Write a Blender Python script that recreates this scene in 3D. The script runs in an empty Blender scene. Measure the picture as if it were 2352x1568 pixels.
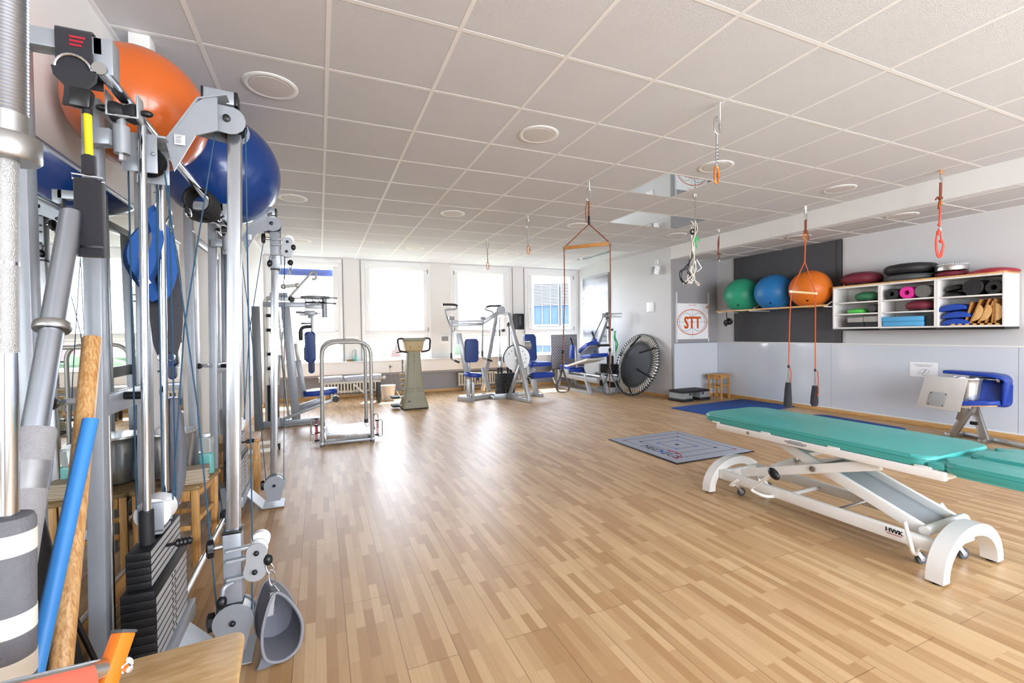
import bpy, bmesh, math, random
from mathutils import Vector as V, Matrix, Quaternion
random.seed(7)
sc = bpy.context.scene
COL = sc.collection
PI = math.pi
EYE = V((0, 0, 1.265))
YAW, PITCH, ROLL, FPX = .405, -.0189, .0136, 1030.774
_r = V((math.cos(YAW), -math.sin(YAW), 0)); _f = V((math.sin(YAW), math.cos(YAW), 0)); _u = V((0, 0, 1))
FWD = _f*math.cos(PITCH) + _u*math.sin(PITCH); _up = -_f*math.sin(PITCH) + _u*math.cos(PITCH)
RGT = _r*math.cos(ROLL) - _up*math.sin(ROLL); UPV = _r*math.sin(ROLL) + _up*math.cos(ROLL)

def P(u, v, X=None, Y=None, Z=None):
    """survey: where the sight line of a photo point meets a known plane of the room"""
    d = FWD + RGT*(u-1176)/FPX + UPV*(784-v)/FPX
    if X is not None: t = (X-EYE.x)/d.x
    elif Y is not None: t = (Y-EYE.y)/d.y
    else: t = (Z-EYE.z)/d.z
    return EYE + d*t

def hexc(h):
    h = h.lstrip('#'); c = [int(h[i:i+2], 16)/255 for i in (0, 2, 4)]
    return tuple(x/12.92 if x <= .04045 else ((x+.055)/1.055)**2.4 for x in c)

def rotm(rx=0, ry=0, rz=0):
    return Matrix.Rotation(rz, 3, 'Z') @ Matrix.Rotation(ry, 3, 'Y') @ Matrix.Rotation(rx, 3, 'X')

def catmull(pts, k=6, closed=False):
    pts = [V(p) for p in pts]; n = len(pts); out = []
    if n < 3: return pts
    for i in range(n if closed else n-1):
        p0 = pts[(i-1) % n] if closed or i > 0 else pts[0]*2-pts[1]
        p1 = pts[i]; p2 = pts[(i+1) % n]
        p3 = pts[(i+2) % n] if closed or i+2 < n else pts[-1]*2-pts[-2]
        for j in range(k):
            t = j/k
            out.append(.5*((2*p1)+(-p0+p2)*t+(2*p0-5*p1+4*p2-p3)*t*t+(-p0+3*p1-3*p2+p3)*t**3))
    if not closed: out.append(pts[-1])
    return out

def fillet(pts, r, k=5):
    """round the inner corners of a polyline"""
    pts = [V(p) for p in pts]; out = [pts[0]]
    for i in range(1, len(pts)-1):
        a, b, c = pts[i-1], pts[i], pts[i+1]
        d1 = (a-b); d2 = (c-b); rr = min(r, d1.length*.49, d2.length*.49)
        s = b+d1.normalized()*rr; e = b+d2.normalized()*rr
        for j in range(k+1):
            t = j/k; out.append(s*(1-t)**2+b*2*t*(1-t)+e*t*t)
    out.append(pts[-1])
    return out

class MB:
    def __init__(s): s.bm = bmesh.new()
    def _xf(s, vs, M): 
        for v in vs: v.co = M @ v.co
    def box(s, c, size, rot=None, bev=0, seg=2):
        r = bmesh.ops.create_cube(s.bm, size=1); vs = r['verts']
        for v in vs: v.co = V((v.co.x*size[0], v.co.y*size[1], v.co.z*size[2]))
        if bev:
            es = list({e for v in vs for e in v.link_edges})
            g = bmesh.ops.bevel(s.bm, geom=es, offset=bev, segments=seg, profile=.5, affect='EDGES')
            vs = list({v for f in g['faces'] for v in f.verts} | {v for v in vs if v.is_valid})
        R = rot if rot is not None else Matrix.Identity(3)
        for v in vs: v.co = R @ v.co + V(c)
        return s
    def bx(s, x0, x1, y0, y1, z0, z1, bev=0, seg=2):
        return s.box(((x0+x1)/2, (y0+y1)/2, (z0+z1)/2), (abs(x1-x0), abs(y1-y0), abs(z1-z0)), None, bev, seg)
    def bar(s, p, q, w, h, up=(0, 0, 1), bev=0, seg=2):
        p, q = V(p), V(q); d = q-p; L = d.length; d.normalize(); up = V(up)
        if abs(d.dot(up)) > .98: up = V((0, 1, 0)) if abs(d.y) < .9 else V((1, 0, 0))
        sd = d.cross(up).normalized(); u2 = sd.cross(d)
        R = Matrix((sd, d, u2)).transposed()
        return s.box((p+q)/2, (w, L, h), R, bev, seg)
    def ring(s, c, nrm, r, n, ref=None):
        nrm = V(nrm).normalized()
        a = V(ref) if ref is not None else (V((0, 0, 1)) if abs(nrm.z) < .9 else V((1, 0, 0)))
        a = (a-nrm*a.dot(nrm)).normalized(); b = nrm.cross(a)
        return [s.bm.verts.new(V(c)+(a*math.cos(2*PI*i/n)+b*math.sin(2*PI*i/n))*r) for i in range(n)]
    def bridge(s, A, B):
        n = len(A)
        for i in range(n):
            try: s.bm.faces.new((A[i], A[(i+1) % n], B[(i+1) % n], B[i]))
            except ValueError: pass
    def cap(s, A, flip=False):
        try: s.bm.faces.new(A[::-1] if flip else A)
        except ValueError: pass
    def cyl(s, p, q, r, r2=None, n=20, caps=True):
        p, q = V(p), V(q); d = q-p
        A = s.ring(p, d, r, n); B = s.ring(q, d, r if r2 is None else r2, n)
        s.bridge(A, B)
        if caps: s.cap(A, True); s.cap(B)
        return s
    def lathe(s, prof, base, axis=(0, 0, 1), n=32, close=False):
        """prof = [(radius, distance along the axis)]"""
        base = V(base); ax = V(axis).normalized(); prev = None; first = None
        for r, h in prof:
            R = s.ring(base+ax*h, ax, max(r, 1e-5), n)
            if prev: s.bridge(prev, R)
            else: first = R
            prev = R
        if close: s.bridge(prev, first)
        else: s.cap(first, True); s.cap(prev)
        return s
    def tube(s, pts, r, n=10, closed=False, flat=None, up=(0, 0, 1)):
        """sweep a circle (or a w x h rectangle when flat=(w,h)) along pts; r may be a list"""
        pts = [V(p) for p in pts]; m = len(pts); rings = []; up = V(up); last = None
        for i, p in enumerate(pts):
            if closed: d = pts[(i+1) % m]-pts[i-1]
            elif i == 0: d = pts[1]-p
            elif i == m-1: d = p-pts[i-1]
            else: d = (pts[i+1]-p).normalized()+(p-pts[i-1]).normalized()
            if d.length < 1e-9: d = V((0, 0, 1))
            d.normalize()
            if last is None:
                a = up-d*up.dot(d)
                if a.length < .1: a = V((1, 0, 0))-d*d.x
                if a.length < .1: a = V((0, 1, 0))-d*d.y
            else:
                a = last-d*last.dot(d)
            a.normalize(); last = a; b = d.cross(a)
            if flat:
                w, h = flat
                R = [s.bm.verts.new(p+b*x*w/2+a*y*h/2) for x, y in ((-1, -1), (1, -1), (1, 1), (-1, 1))]
            else:
                rr = r[i] if isinstance(r, (list, tuple)) else r
                R = [s.bm.verts.new(p+(a*math.cos(2*PI*k/n)+b*math.sin(2*PI*k/n))*rr) for k in range(n)]
            rings.append(R)
        for i in range(m-1): s.bridge(rings[i], rings[i+1])
        if closed: s.bridge(rings[-1], rings[0])
        else: s.cap(rings[0], True); s.cap(rings[-1])
        return s
    def prism(s, poly, o, ux, uy, depth, bev=0, seg=2):
        """flat outline in the plane (o, ux, uy), extruded by depth along ux x uy"""
        o, ux, uy = V(o), V(ux).normalized(), V(uy).normalized(); nz = ux.cross(uy)
        A = [s.bm.verts.new(o+ux*x+uy*y) for x, y in poly]; B = [s.bm.verts.new(v.co+nz*depth) for v in A]
        s.cap(A, True); s.cap(B); s.bridge(A, B)
        if bev:
            es = [e for e in {e for v in A+B for e in v.link_edges} if (e.verts[0] in A) == (e.verts[1] in A)]
            bmesh.ops.bevel(s.bm, geom=es, offset=bev, segments=seg, profile=.5, affect='EDGES')
        return s
    def pad(s, c, size, rot=None, corner=.05, edge=.02, seg=4, ck=6):
        """upholstered pad: rounded-corner outline in x/y, thickness z, soft edges"""
        w, l, t = size; corner = min(corner, w*.49, l*.49); poly = []
        for cx, cy, a0 in ((w/2-corner, l/2-corner, 0), (-w/2+corner, l/2-corner, PI/2), (-w/2+corner, -l/2+corner, PI), (w/2-corner, -l/2+corner, 1.5*PI)):
            for k in range(ck+1):
                a = a0+PI/2*k/ck; poly.append((cx+corner*math.cos(a), cy+corner*math.sin(a)))
        R = rot if rot is not None else Matrix.Identity(3)
        c = V(c)
        return s.prism(poly, c-R @ V((0, 0, t/2)), R @ V((1, 0, 0)), R @ V((0, 1, 0)), t, min(edge, t*.49), seg)
    def ell(s, c, rad, rot=None, nu=24, nv=14):
        if not isinstance(rad, (list, tuple)): rad = (rad,)*3
        r = bmesh.ops.create_uvsphere(s.bm, u_segments=nu, v_segments=nv, radius=1)
        R = rot if rot is not None else Matrix.Identity(3)
        for v in r['verts']: v.co = R @ V((v.co.x*rad[0], v.co.y*rad[1], v.co.z*rad[2]))+V(c)
        return s
    def torus(s, c, nrm, R, r, n=24, m=8, a0=0, a1=2*PI, ref=None):
        nrm = V(nrm).normalized(); a = V(ref) if ref is not None else (V((0, 0, 1)) if abs(nrm.z) < .9 else V((1, 0, 0)))
        a = (a-nrm*a.dot(nrm)).normalized(); b = nrm.cross(a); full = abs(a1-a0-2*PI) < 1e-6
        k = n if full else n+1
        pts = [V(c)+(a*math.cos(a0+(a1-a0)*i/n)+b*math.sin(a0+(a1-a0)*i/n))*R for i in range(k)]
        return s.tube(pts, r, m, closed=full, up=nrm)
    def quad(s, a, b, c, d):
        s.bm.faces.new([s.bm.verts.new(V(x)) for x in (a, b, c, d)]); return s
    def sheet(s, rows, thick=0, off=(0, 0, 0)):
        """grid of points -> surface, given thickness along the local normals"""
        G = [[s.bm.verts.new(V(p)) for p in row] for row in rows]
        fs = []
        for i in range(len(G)-1):
            for j in range(len(G[0])-1): fs.append(s.bm.faces.new((G[i][j], G[i][j+1], G[i+1][j+1], G[i+1][j])))
        if thick:
            bmesh.ops.recalc_face_normals(s.bm, faces=fs)
            bmesh.ops.solidify(s.bm, geom=fs, thickness=thick)
        return s
    def text(s, txt, o, ux, uy, size, depth=.001, align='CENTER', shear=0):
        cu = bpy.data.curves.new('t', 'FONT'); cu.body = txt; cu.size = size; cu.align_x = align; cu.extrude = depth/2; cu.shear = shear
        cu.resolution_u = 2
        ob = bpy.data.objects.new('t', cu); COL.objects.link(ob)
        me = bpy.data.meshes.new_from_object(ob.evaluated_get(bpy.context.evaluated_depsgraph_get()))
        bpy.data.objects.remove(ob); bpy.data.curves.remove(cu)
        ux, uy = V(ux).normalized(), V(uy).normalized(); nz = ux.cross(uy); o = V(o)
        n0 = len(s.bm.verts); s.bm.from_mesh(me); s.bm.verts.ensure_lookup_table()
        for v in s.bm.verts[n0:]: v.co = o+ux*v.co.x+uy*v.co.y+nz*v.co.z
        bpy.data.meshes.remove(me); return s
    def build(s, name, mat, parent=None, loc=None, smooth=38):
        bm = s.bm
        bmesh.ops.recalc_face_normals(bm, faces=bm.faces[:])
        if parent is not None: root = root_loc(parent)
        elif loc is not None: root = V(loc)
        else:
            xs = [v.co for v in bm.verts]
            lo = V([min(c[i] for c in xs) for i in range(3)]); hi = V([max(c[i] for c in xs) for i in range(3)])
            root = V(((lo.x+hi.x)/2, (lo.y+hi.y)/2, lo.z))
        for v in bm.verts: v.co -= root
        me = bpy.data.meshes.new(name); bm.to_mesh(me); bm.free()
        if smooth:
            me.polygons.foreach_set('use_smooth', [True]*len(me.polygons))
            me.set_sharp_from_angle(angle=math.radians(smooth))
        for m in (mat if isinstance(mat, list) else [mat]): me.materials.append(m)
        o = bpy.data.objects.new(name, me); COL.objects.link(o)
        if parent is not None: o.parent = parent
        else: o.location = root
        return o

def root_loc(o):
    while o.parent: o = o.parent
    return V(o.location)

def tag(o, label=None, cat=None, group=None, kind=None):
    if label: o['label'] = label
    if cat: o['category'] = cat
    if group: o['group'] = group
    if kind: o['kind'] = kind
    return o

def thing(name, label, cat, loc, group=None):
    o = bpy.data.objects.new(name, None); COL.objects.link(o); o.empty_display_size = .05
    o.location = V(loc); return tag(o, label, cat, group)

def struct(name, mb, mat, **k):
    return tag(mb.build(name, mat, **k), kind='structure')

def children(o): return [c for c in bpy.data.objects if c.parent == o]
def copy_tree(o, parent=None):
    c = o.copy(); COL.objects.link(c)
    if parent: c.parent = parent
    for ch in children(o): copy_tree(ch, c)
    return c
def dup(o, loc, rz=0, label=None, group=None):
    c = copy_tree(o); c.location = V(loc); c.rotation_euler = (0, 0, rz)
    if label: c['label'] = label
    if group: c['group'] = group
    return c

# ---------------------------------------------------------------- materials
M = {}
def mat(name, color, rough=.5, metal=0, var=.06, nscale=30, bump=0, bscale=200, coat=0, spec=.5, trans=0, ior=1.45, sheen=0, alpha=1, emit=None):
    m = bpy.data.materials.new(name); m.use_nodes = True; nt = m.node_tree; N = nt.nodes; L = nt.links
    b = N['Principled BSDF']; c = hexc(color) if isinstance(color, str) else color
    tc = N.new('ShaderNodeTexCoord'); no = N.new('ShaderNodeTexNoise'); no.inputs['Scale'].default_value = nscale; no.inputs['Detail'].default_value = 3
    L.new(tc.outputs['Object'], no.inputs['Vector'])
    cr = N.new('ShaderNodeMapRange'); cr.inputs['To Min'].default_value = 1-var; cr.inputs['To Max'].default_value = 1+var
    L.new(no.outputs['Fac'], cr.inputs['Value'])
    mx = N.new('ShaderNodeVectorMath'); mx.operation = 'SCALE'; mx.inputs[0].default_value = c
    L.new(cr.outputs['Result'], mx.inputs['Scale']); L.new(mx.outputs['Vector'], b.inputs['Base Color'])
    b.inputs['Roughness'].default_value = rough; b.inputs['Metallic'].default_value = metal
    b.inputs['Specular IOR Level'].default_value = spec; b.inputs['IOR'].default_value = ior
    b.inputs['Coat Weight'].default_value = coat; b.inputs['Coat Roughness'].default_value = .1
    b.inputs['Transmission Weight'].default_value = trans; b.inputs['Alpha'].default_value = alpha
    if sheen: b.inputs['Sheen Weight'].default_value = sheen
    if bump:
        n2 = N.new('ShaderNodeTexNoise'); n2.inputs['Scale'].default_value = bscale; n2.inputs['Detail'].default_value = 2
        L.new(tc.outputs['Object'], n2.inputs['Vector'])
        bp = N.new('ShaderNodeBump'); bp.inputs['Strength'].default_value = bump; bp.inputs['Distance'].default_value = .004
        L.new(n2.outputs['Fac'], bp.inputs['Height']); L.new(bp.outputs['Normal'], b.inputs['Normal'])
    M[name] = m; return m

mat('grey_metal', '#979ca3', .38, .25, coat=.2)
mat('grey_metal_light', '#a9adb1', .36, .25, coat=.2)
mat('grey_metal_dark', '#6f7274', .42, .3)
mat('chrome', '#d0d6de', .12, 1, .02)
mat('square_chrome', '#c2c8cf', .22, .9, .04)
mat('steel_cool', '#b4bcc8', .3, 1, .08, 12)
mat('steel', '#cfcfcf', .26, 1, .08, 12)
mat('brushed_steel', '#a3a19e', .38, .9, .10, 9)
mat('knurled_steel', '#b4b4b4', .45, .9, .1, 60, bump=.5, bscale=700)
mat('alu', '#c9ccd1', .33, .75, .05)
mat('white_metal', '#eceae6', .35, 0, .02, coat=.2)
mat('beige_metal', '#e0dcd0', .4, 0, .03)
mat('black_plastic', '#141416', .35, 0, .1)
mat('black_rubber', '#1d1d1f', .6, 0, .1, bump=.2)
mat('black_iron', '#1b1b1d', .45, .2, .15, bump=.15, bscale=120)
mat('black_fabric', '#26262c', .85, 0, .15, 60, bump=.4, bscale=500, sheen=.2)
mat('dark_grey_plastic', '#4a4c4f', .45)
mat('grey_plastic', '#8f9192', .4)
mat('blue_vinyl', '#1d3f9d', .38, 0, .06, bump=.06, bscale=300)
mat('navy_vinyl', '#26407f', .40, 0, .06, bump=.06, bscale=300)
mat('teal_vinyl', '#46a39d', .36, 0, .03, 6, bump=.05, bscale=350, coat=.1)
mat('seam_teal', '#12615e', .6)
mat('white_paint', '#e6e6e4', .6, 0, .02)
mat('white_plastic', '#efefee', .35, 0, .02)
mat('pvc_white', '#f0f0ef', .3, 0, .01)
mat('paper', '#f6f6f8', .7, 0, .01)
mat('ink', '#3c3f55', .7)
mat('orange_ink', '#d65a1c', .55)
mat('light_gasket', '#c9c9c9', .5)
mat('rope_orange', '#c25a32', .8, 0, .35, 260)
mat('rope_dark', '#7d4632', .8, 0, .45, 200)
mat('rope_white', '#d9d3c8', .8, 0, .2, 150)
mat('rope_blue', '#2c4f68', .75, 0, .45, 160)
mat('cable_black', '#232629', .5)
mat('strap_grey', '#9a9a99', .8, 0, .1, 120)
mat('red_rubber', '#e0503f', .5)
mat('green_band', '#3fb56b', .5)
mat('orange_alloy', '#d9772a', .3, .6)
mat('wood_light', '#dfc596', .5, 0, .1, 12)
mat('wool_grey', '#6f7078', .9, 0, .12, 80, bump=.5, bscale=350)
mat('felt_edge', '#8a8a90', .9)
mat('blue_cloth', '#2f5fa8', .85, 0, .12, 40, bump=.5, bscale=250)

def wood(name, c1, c2, scale=(6, 6, .8), rough=.45, ring=8):
    m = bpy.data.materials.new(name); m.use_nodes = True; nt = m.node_tree; N = nt.nodes; L = nt.links; b = N['Principled BSDF']
    tc = N.new('ShaderNodeTexCoord'); mp = N.new('ShaderNodeMapping'); mp.inputs['Scale'].default_value = scale
    L.new(tc.outputs['Object'], mp.inputs['Vector'])
    no = N.new('ShaderNodeTexNoise'); no.inputs['Scale'].default_value = ring; no.inputs['Detail'].default_value = 5; no.inputs['Distortion'].default_value = .6
    L.new(mp.outputs['Vector'], no.inputs['Vector'])
    cr = N.new('ShaderNodeValToRGB'); cr.color_ramp.elements[0].position = .35; cr.color_ramp.elements[1].position = .65
    cr.color_ramp.elements[0].color = (*hexc(c1), 1); cr.color_ramp.elements[1].color = (*hexc(c2), 1)
    L.new(no.outputs['Fac'], cr.inputs['Fac']); L.new(cr.outputs['Color'], b.inputs['Base Color']); b.inputs['Roughness'].default_value = rough
    M[name] = m; return m
wood('pine', '#b98248', '#d6a767', (7, 7, .7))
wood('pine_pole', '#b07a42', '#d8ae78', (24, 24, .7), .4)
wood('plywood', '#c99c60', '#dfba82', (1.5, 9, 9), .42)
wood('beech', '#cf9f60', '#e0b67c', (9, 9, 1.5), .4)
wood('beech_dark', '#a9733a', '#c48d4f', (2, 9, 9), .45)
wood('oak_slat', '#c08f52', '#d8ae74', (9, .8, 9), .45)
wood('aged_wood', '#6f5738', '#a88a5c', (9, 1.5, 9), .75)
# ================================================================ setting
CEIL = 2.827; XL, XR, XB, YW, YR, YB = -.953, 7.114, 6.01, 9.74, 6.45, -3.0
SOF = 2.59

def floor_mat():
    m = bpy.data.materials.new('parquet'); m.use_nodes = True; nt = m.node_tree; N = nt.nodes; L = nt.links; b = N['Principled BSDF']
    tc = N.new('ShaderNodeTexCoord'); sx = N.new('ShaderNodeSeparateXYZ'); cx = N.new('ShaderNodeCombineXYZ')
    L.new(tc.outputs['Object'], sx.inputs[0]); L.new(sx.outputs['Y'], cx.inputs['X']); L.new(sx.outputs['X'], cx.inputs['Y'])
    def brick(w, h, mort, off, c1, c2, cm):
        t = N.new('ShaderNodeTexBrick'); t.inputs['Scale'].default_value = 1; t.inputs['Brick Width'].default_value = w; t.inputs['Row Height'].default_value = h
        t.inputs['Mortar Size'].default_value = mort; t.inputs['Mortar Smooth'].default_value = .1; t.offset = off; t.offset_frequency = 2
        t.inputs['Color1'].default_value = (*c1, 1); t.inputs['Color2'].default_value = (*c2, 1); t.inputs['Mortar'].default_value = (*cm, 1)
        L.new(cx.outputs[0], t.inputs['Vector']); return t
    t1 = brick(.33, .0400, .0004, .37, hexc('#b08656'), hexc('#d4b182'), hexc('#a27a4e'))
    t2 = brick(1.24, .2000, .0014, .43, (1, 1, 1), (.93, .91, .89), (.45, .36, .28))
    mp = N.new('ShaderNodeMapping'); mp.inputs['Scale'].default_value = (3, 60, 1); L.new(cx.outputs[0], mp.inputs['Vector'])
    no = N.new('ShaderNodeTexNoise'); no.inputs['Scale'].default_value = 1.6; no.inputs['Detail'].default_value = 4; L.new(mp.outputs[0], no.inputs['Vector'])
    mr = N.new('ShaderNodeMapRange'); mr.inputs['To Min'].default_value = .86; mr.inputs['To Max'].default_value = 1.12; L.new(no.outputs['Fac'], mr.inputs['Value'])
    a = N.new('ShaderNodeMix'); a.data_type = 'RGBA'; a.blend_type = 'MULTIPLY'; a.inputs['Factor'].default_value = 1
    L.new(t1.outputs['Color'], a.inputs[6]); L.new(t2.outputs['Color'], a.inputs[7])
    v = N.new('ShaderNodeVectorMath'); v.operation = 'SCALE'; L.new(a.outputs[2], v.inputs[0]); L.new(mr.outputs[0], v.inputs['Scale'])
    L.new(v.outputs[0], b.inputs['Base Color'])
    n2 = N.new('ShaderNodeTexNoise'); n2.inputs['Scale'].default_value = 2.5; n2.inputs['Detail'].default_value = 3; L.new(tc.outputs['Object'], n2.inputs['Vector'])
    m2 = N.new('ShaderNodeMapRange'); m2.inputs['To Min'].default_value = .22; m2.inputs['To Max'].default_value = .36; L.new(n2.outputs['Fac'], m2.inputs['Value']); b.inputs['Roughness'].default_value = .40
    bp = N.new('ShaderNodeBump'); bp.inputs['Strength'].default_value = .12; bp.inputs['Distance'].default_value = .002; L.new(no.outputs['Fac'], bp.inputs['Height'])
    b.inputs['Specular IOR Level'].default_value = .9
    M['parquet'] = m; return m
floor_mat()
mat('wall_white', '#e3e2e0', .75, 0, .015, 2, bump=.12, bscale=260)
mat('wall_light_grey', '#cfcfd0', .75, 0, .015, 2, bump=.12, bscale=260)
mat('wall_window_white', '#e9e8e5', .7, 0, .015, 2)
mat('wall_mid_grey', '#9d9b9d', .75, 0, .02, 2, bump=.1, bscale=260)
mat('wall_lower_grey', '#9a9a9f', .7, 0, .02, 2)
mat('ceiling_tile', '#d6d7db', .9, 0, .03, 3, bump=.5, bscale=160)
mat('ceiling_rail', '#f0efee', .45, 0, .01)
mat('panel_grey', '#4b4b4e', .65, 0, .05, 4, bump=.15, bscale=400)
mat('back_painted_glass', '#d3d9e1', .06, 0, .01, 1, coat=.6)
mat('mirror', '#e6eae8', .01, 1, 0)
mat('strip_grey', '#6a6a6c', .6)

struct('floor', MB().bx(XL-.1, XR+.1, YB-.1, YW+.3, -.1, 0), M['parquet'])
# suspended ceiling: tiles and the visible T-rail grid
c = MB()
c.bx(XL-.1, XB+.1, YB-.1, YW+.3, CEIL, CEIL+.1)
struct('ceiling', c, M['ceiling_tile'])
GX = [.072+.625*i for i in range(-2, 10)]; GY = [2.244+.625*j for j in range(-8, 12)]
g = MB()
for x in GX:
    if x > XL+.02: g.bx(x-.0115, x+.0115, YB, YW, CEIL-.0015, CEIL+.01)
for i, y in enumerate(GY):
    g.bx(XL, XB, y-.0115, y+.0115, CEIL-.0012, CEIL+.01)
g.bx(XL, XL+.022, YB, YW, CEIL-.006, CEIL)
struct('trim_1', g, M['ceiling_rail'])
# dropped soffit over the recess
s = MB(); s.bx(XB, XR+.1, YB, YR+.05, SOF, CEIL+.1)
struct('ceiling_soffit', s, M['wall_white'])
s = MB(); s.bx(XB+.035, XR, YB, YR, SOF-.004, SOF)
struct('ceiling_soffit_tiles', s, M['ceiling_tile'])
g = MB()
for x in (XB+.018, XB+.10, XB+.68, XR-.01): g.bx(x-.010, x+.010, YB, YR, SOF-.008, SOF-.003)
for j in range(-3, 7): 
    y = 2.62+.625*j
    if y < YR: g.bx(XB, XR, y-.0115, y+.0115, SOF-.007, SOF-.003)
struct('trim_2', g, M['ceiling_rail'])
# walls
struct('wall_left', MB().bx(XL-.15, XL, YB, YW+.3, 0, CEIL), M['wall_white'])
struct('wall_right', MB().bx(XR, XR+.15, YB, YR+.1, 0, SOF+.1), M['wall_light_grey'])
struct('wall_side', MB().bx(XB, XR+.15, YR+.05, YW+.3, 0, CEIL), M['wall_light_grey'])
struct('wall_recess', MB().bx(XB+.001, XR, YR, YR+.05, 0, SOF), M['wall_mid_grey'])
WIN = [(-.93, .44), (.81, 2.26), (2.70, 4.12), (4.53, 5.93)]
ZS, ZT = .735, 2.80
w = MB()
xs = [XL]+[v for a in WIN for v in a]+[XB]
for i in range(0, len(xs), 2): w.bx(xs[i], xs[i+1], YW, YW+.3, 0, CEIL)
for a, b in WIN: w.bx(a, b, YW, YW+.3, 0, ZS-.03); w.bx(a, b, YW, YW+.3, ZT, CEIL)
struct('wall_window', w, M['wall_window_white'])
struct('wall_window_base', MB().bx(XL, XB, YW-.004, YW, 0, .50), M['wall_lower_grey'])
# rear wall behind the viewer; unseen window openings added to let in fill daylight
w = MB(); BW = [(.1, 2.0), (2.3, 4.2), (4.5, 6.4)]
xs = [XL]+[v for a in BW for v in a]+[XR]
for i in range(0, len(xs), 2): w.bx(xs[i], xs[i+1], YB-.2, YB, 0, CEIL)
for a, b in BW: w.bx(a, b, YB-.2, YB, 0, .5); w.bx(a, b, YB-.2, YB, 2.55, CEIL)
struct('wall_back', w, M['wall_white'])
# baseboards: wood strip
def base(name, x0, x1, y0, y1, h=.06): struct(name, MB().bx(x0, x1, y0, y1, 0, h, .003), M['oak_slat'])
base('baseboard_right', XR-.016, XR, YB, YR)
base('baseboard_recess', XB+.02, XR-.016, YR-.016, YR)
base('baseboard_side', XB-.016, XB, YR, YW)
base('baseboard_window', XL, XB-.016, YW-.022, YW-.004)
base('baseboard_left', XL, XL+.016, 1.0, YW)
# back-painted glass wainscot
gl = MB()
ys = [-.9, .25, 2.35, 4.33, YR-.012]
for a, b in zip(ys[:-1], ys[1:]): gl.bx(XR-.012, XR-.002, a+.002, b-.002, .072, 1.028)
struct('trim_3', gl, M['back_painted_glass'])
gl = MB(); gl.bx(XB+.012, XR-.014, YR-.012, YR-.002, .072, 1.028)
struct('trim_4', gl, M['back_painted_glass'])
t = MB(); t.bx(XR-.02, XR-.001, -.9, YR, 1.028, 1.05, .003); t.bx(XR-.018, XR-.001, -.9, YR, .058, .074, .002)
t.bx(XB+.01, XR, YR-.016, YR-.001, .058, .074, .002)
struct('trim_5', t, M['white_metal'])
t = MB(); t.bx(XB-.001, XR-.02, YR-.018, YR-.001, 1.028, 1.046, .003)
struct('trim_6', t, M['grey_metal'])
# dark pin panel on the right wall
d = MB(); d.bx(XR-.022, XR-.001, 4.175, 6.04, 1.052, SOF-.004)
for y in (4.175, 5.97): d.bx(XR-.030, XR-.002, y, y+.07, 1.052, SOF-.004, .003)
struct('trim_7', d, M['panel_grey'])

# windows of the far wall
GLASS = bpy.data.materials.new('window_glass'); GLASS.use_nodes = True
nt = GLASS.node_tree; nt.nodes.clear()
o_ = nt.nodes.new('ShaderNodeOutputMaterial'); mx = nt.nodes.new('ShaderNodeMixShader'); tr = nt.nodes.new('ShaderNodeBsdfTransparent'); gs = nt.nodes.new('ShaderNodeBsdfGlossy')
fr = nt.nodes.new('ShaderNodeValue'); fr.outputs[0].default_value = .06; gs.inputs['Roughness'].default_value = .01
nz = nt.nodes.new('ShaderNodeTexNoise'); nz.inputs['Scale'].default_value = 2
rp = nt.nodes.new('ShaderNodeMapRange'); rp.inputs['To Min'].default_value = .96; rp.inputs['To Max'].default_value = .99
nt.links.new(nz.outputs['Fac'], rp.inputs['Value']); nt.links.new(rp.outputs[0], tr.inputs['Color'])
nt.links.new(fr.outputs[0], mx.inputs[0]); nt.links.new(tr.outputs[0], mx.inputs[1]); nt.links.new(gs.outputs[0], mx.inputs[2]); nt.links.new(mx.outputs[0], o_.inputs['Surface'])
def rect_frame(mb, x0, x1, z0, z1, y0, y1, w, bev=.006):
    mb.bx(x0, x1, y0, y1, z1-w, z1, bev); mb.bx(x0, x1, y0, y1, z0, z0+w, bev)
    mb.bx(x0, x0+w, y0, y1, z0+w, z1-w, bev); mb.bx(x1-w, x1, y0, y1, z0+w, z1-w, bev)
for n, (a, b) in enumerate(WIN):
    f = MB()
    rect_frame(f, a, b, ZS-.03, ZT, YW-.01, YW+.09, .075)
    f.bx(a+.03, b-.03, YW-.008, YW+.09, 1.195, 1.265, .006)
    wn = struct('window_%d' % (n+1), f, M['pvc_white'])
    sash = MB(); rect_frame(sash, a+.065, b-.065, 1.25, ZT-.06, YW-.028, YW+.06, .105, .012)
    sb = sash.build('sash', M['pvc_white'], wn)
    hx = a+.065+.05 if n in (1, 3) else b-.065-.05
    h = MB(); h.box((hx, YW-.034, 1.83), (.028, .012, .07), None, .004); h.cyl((hx, YW-.03, 1.85), (hx, YW-.07, 1.85), .009)
    dx = .05 if n == 0 else 0
    h.bar((hx, YW-.068, 1.86), (hx-dx, YW-.068, 1.73), .02, .012, (0, 1, 0), .004)
    h.build('window_handle', M['white_plastic'], sb)
    hg = MB(); gx = b-.075 if n in (1, 3) else a+.075
    for z in (1.36, 2.62): hg.cyl((gx, YW-.032, z-.045), (gx, YW-.032, z+.045), .010)
    hg.build('hinge', M['grey_plastic'], sb)
    p = MB(); p.bx(a+.16, b-.16, YW+.02, YW+.026, 1.345, ZT-.16); p.bx(a+.07, b-.07, YW+.03, YW+.036, ZS+.04, 1.20)
    p.build('pane', GLASS, wn)
# sill, cable duct and the grey strip under it, below the windows
s = MB(); s.bx(XL, XB, YW-.20, YW+.01, .705, .735, .006); struct('trim_8', s, M['wall_window_white'])
s = MB(); s.bx(XL, XB, YW-.16, YW, .478, .703, .004); struct('trim_9', s, M['white_plastic'])
s = MB(); s.bx(XL, XB, YW-.14, YW, .43, .478, .004); struct('trim_10', s, M['wall_lower_grey'])
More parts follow.
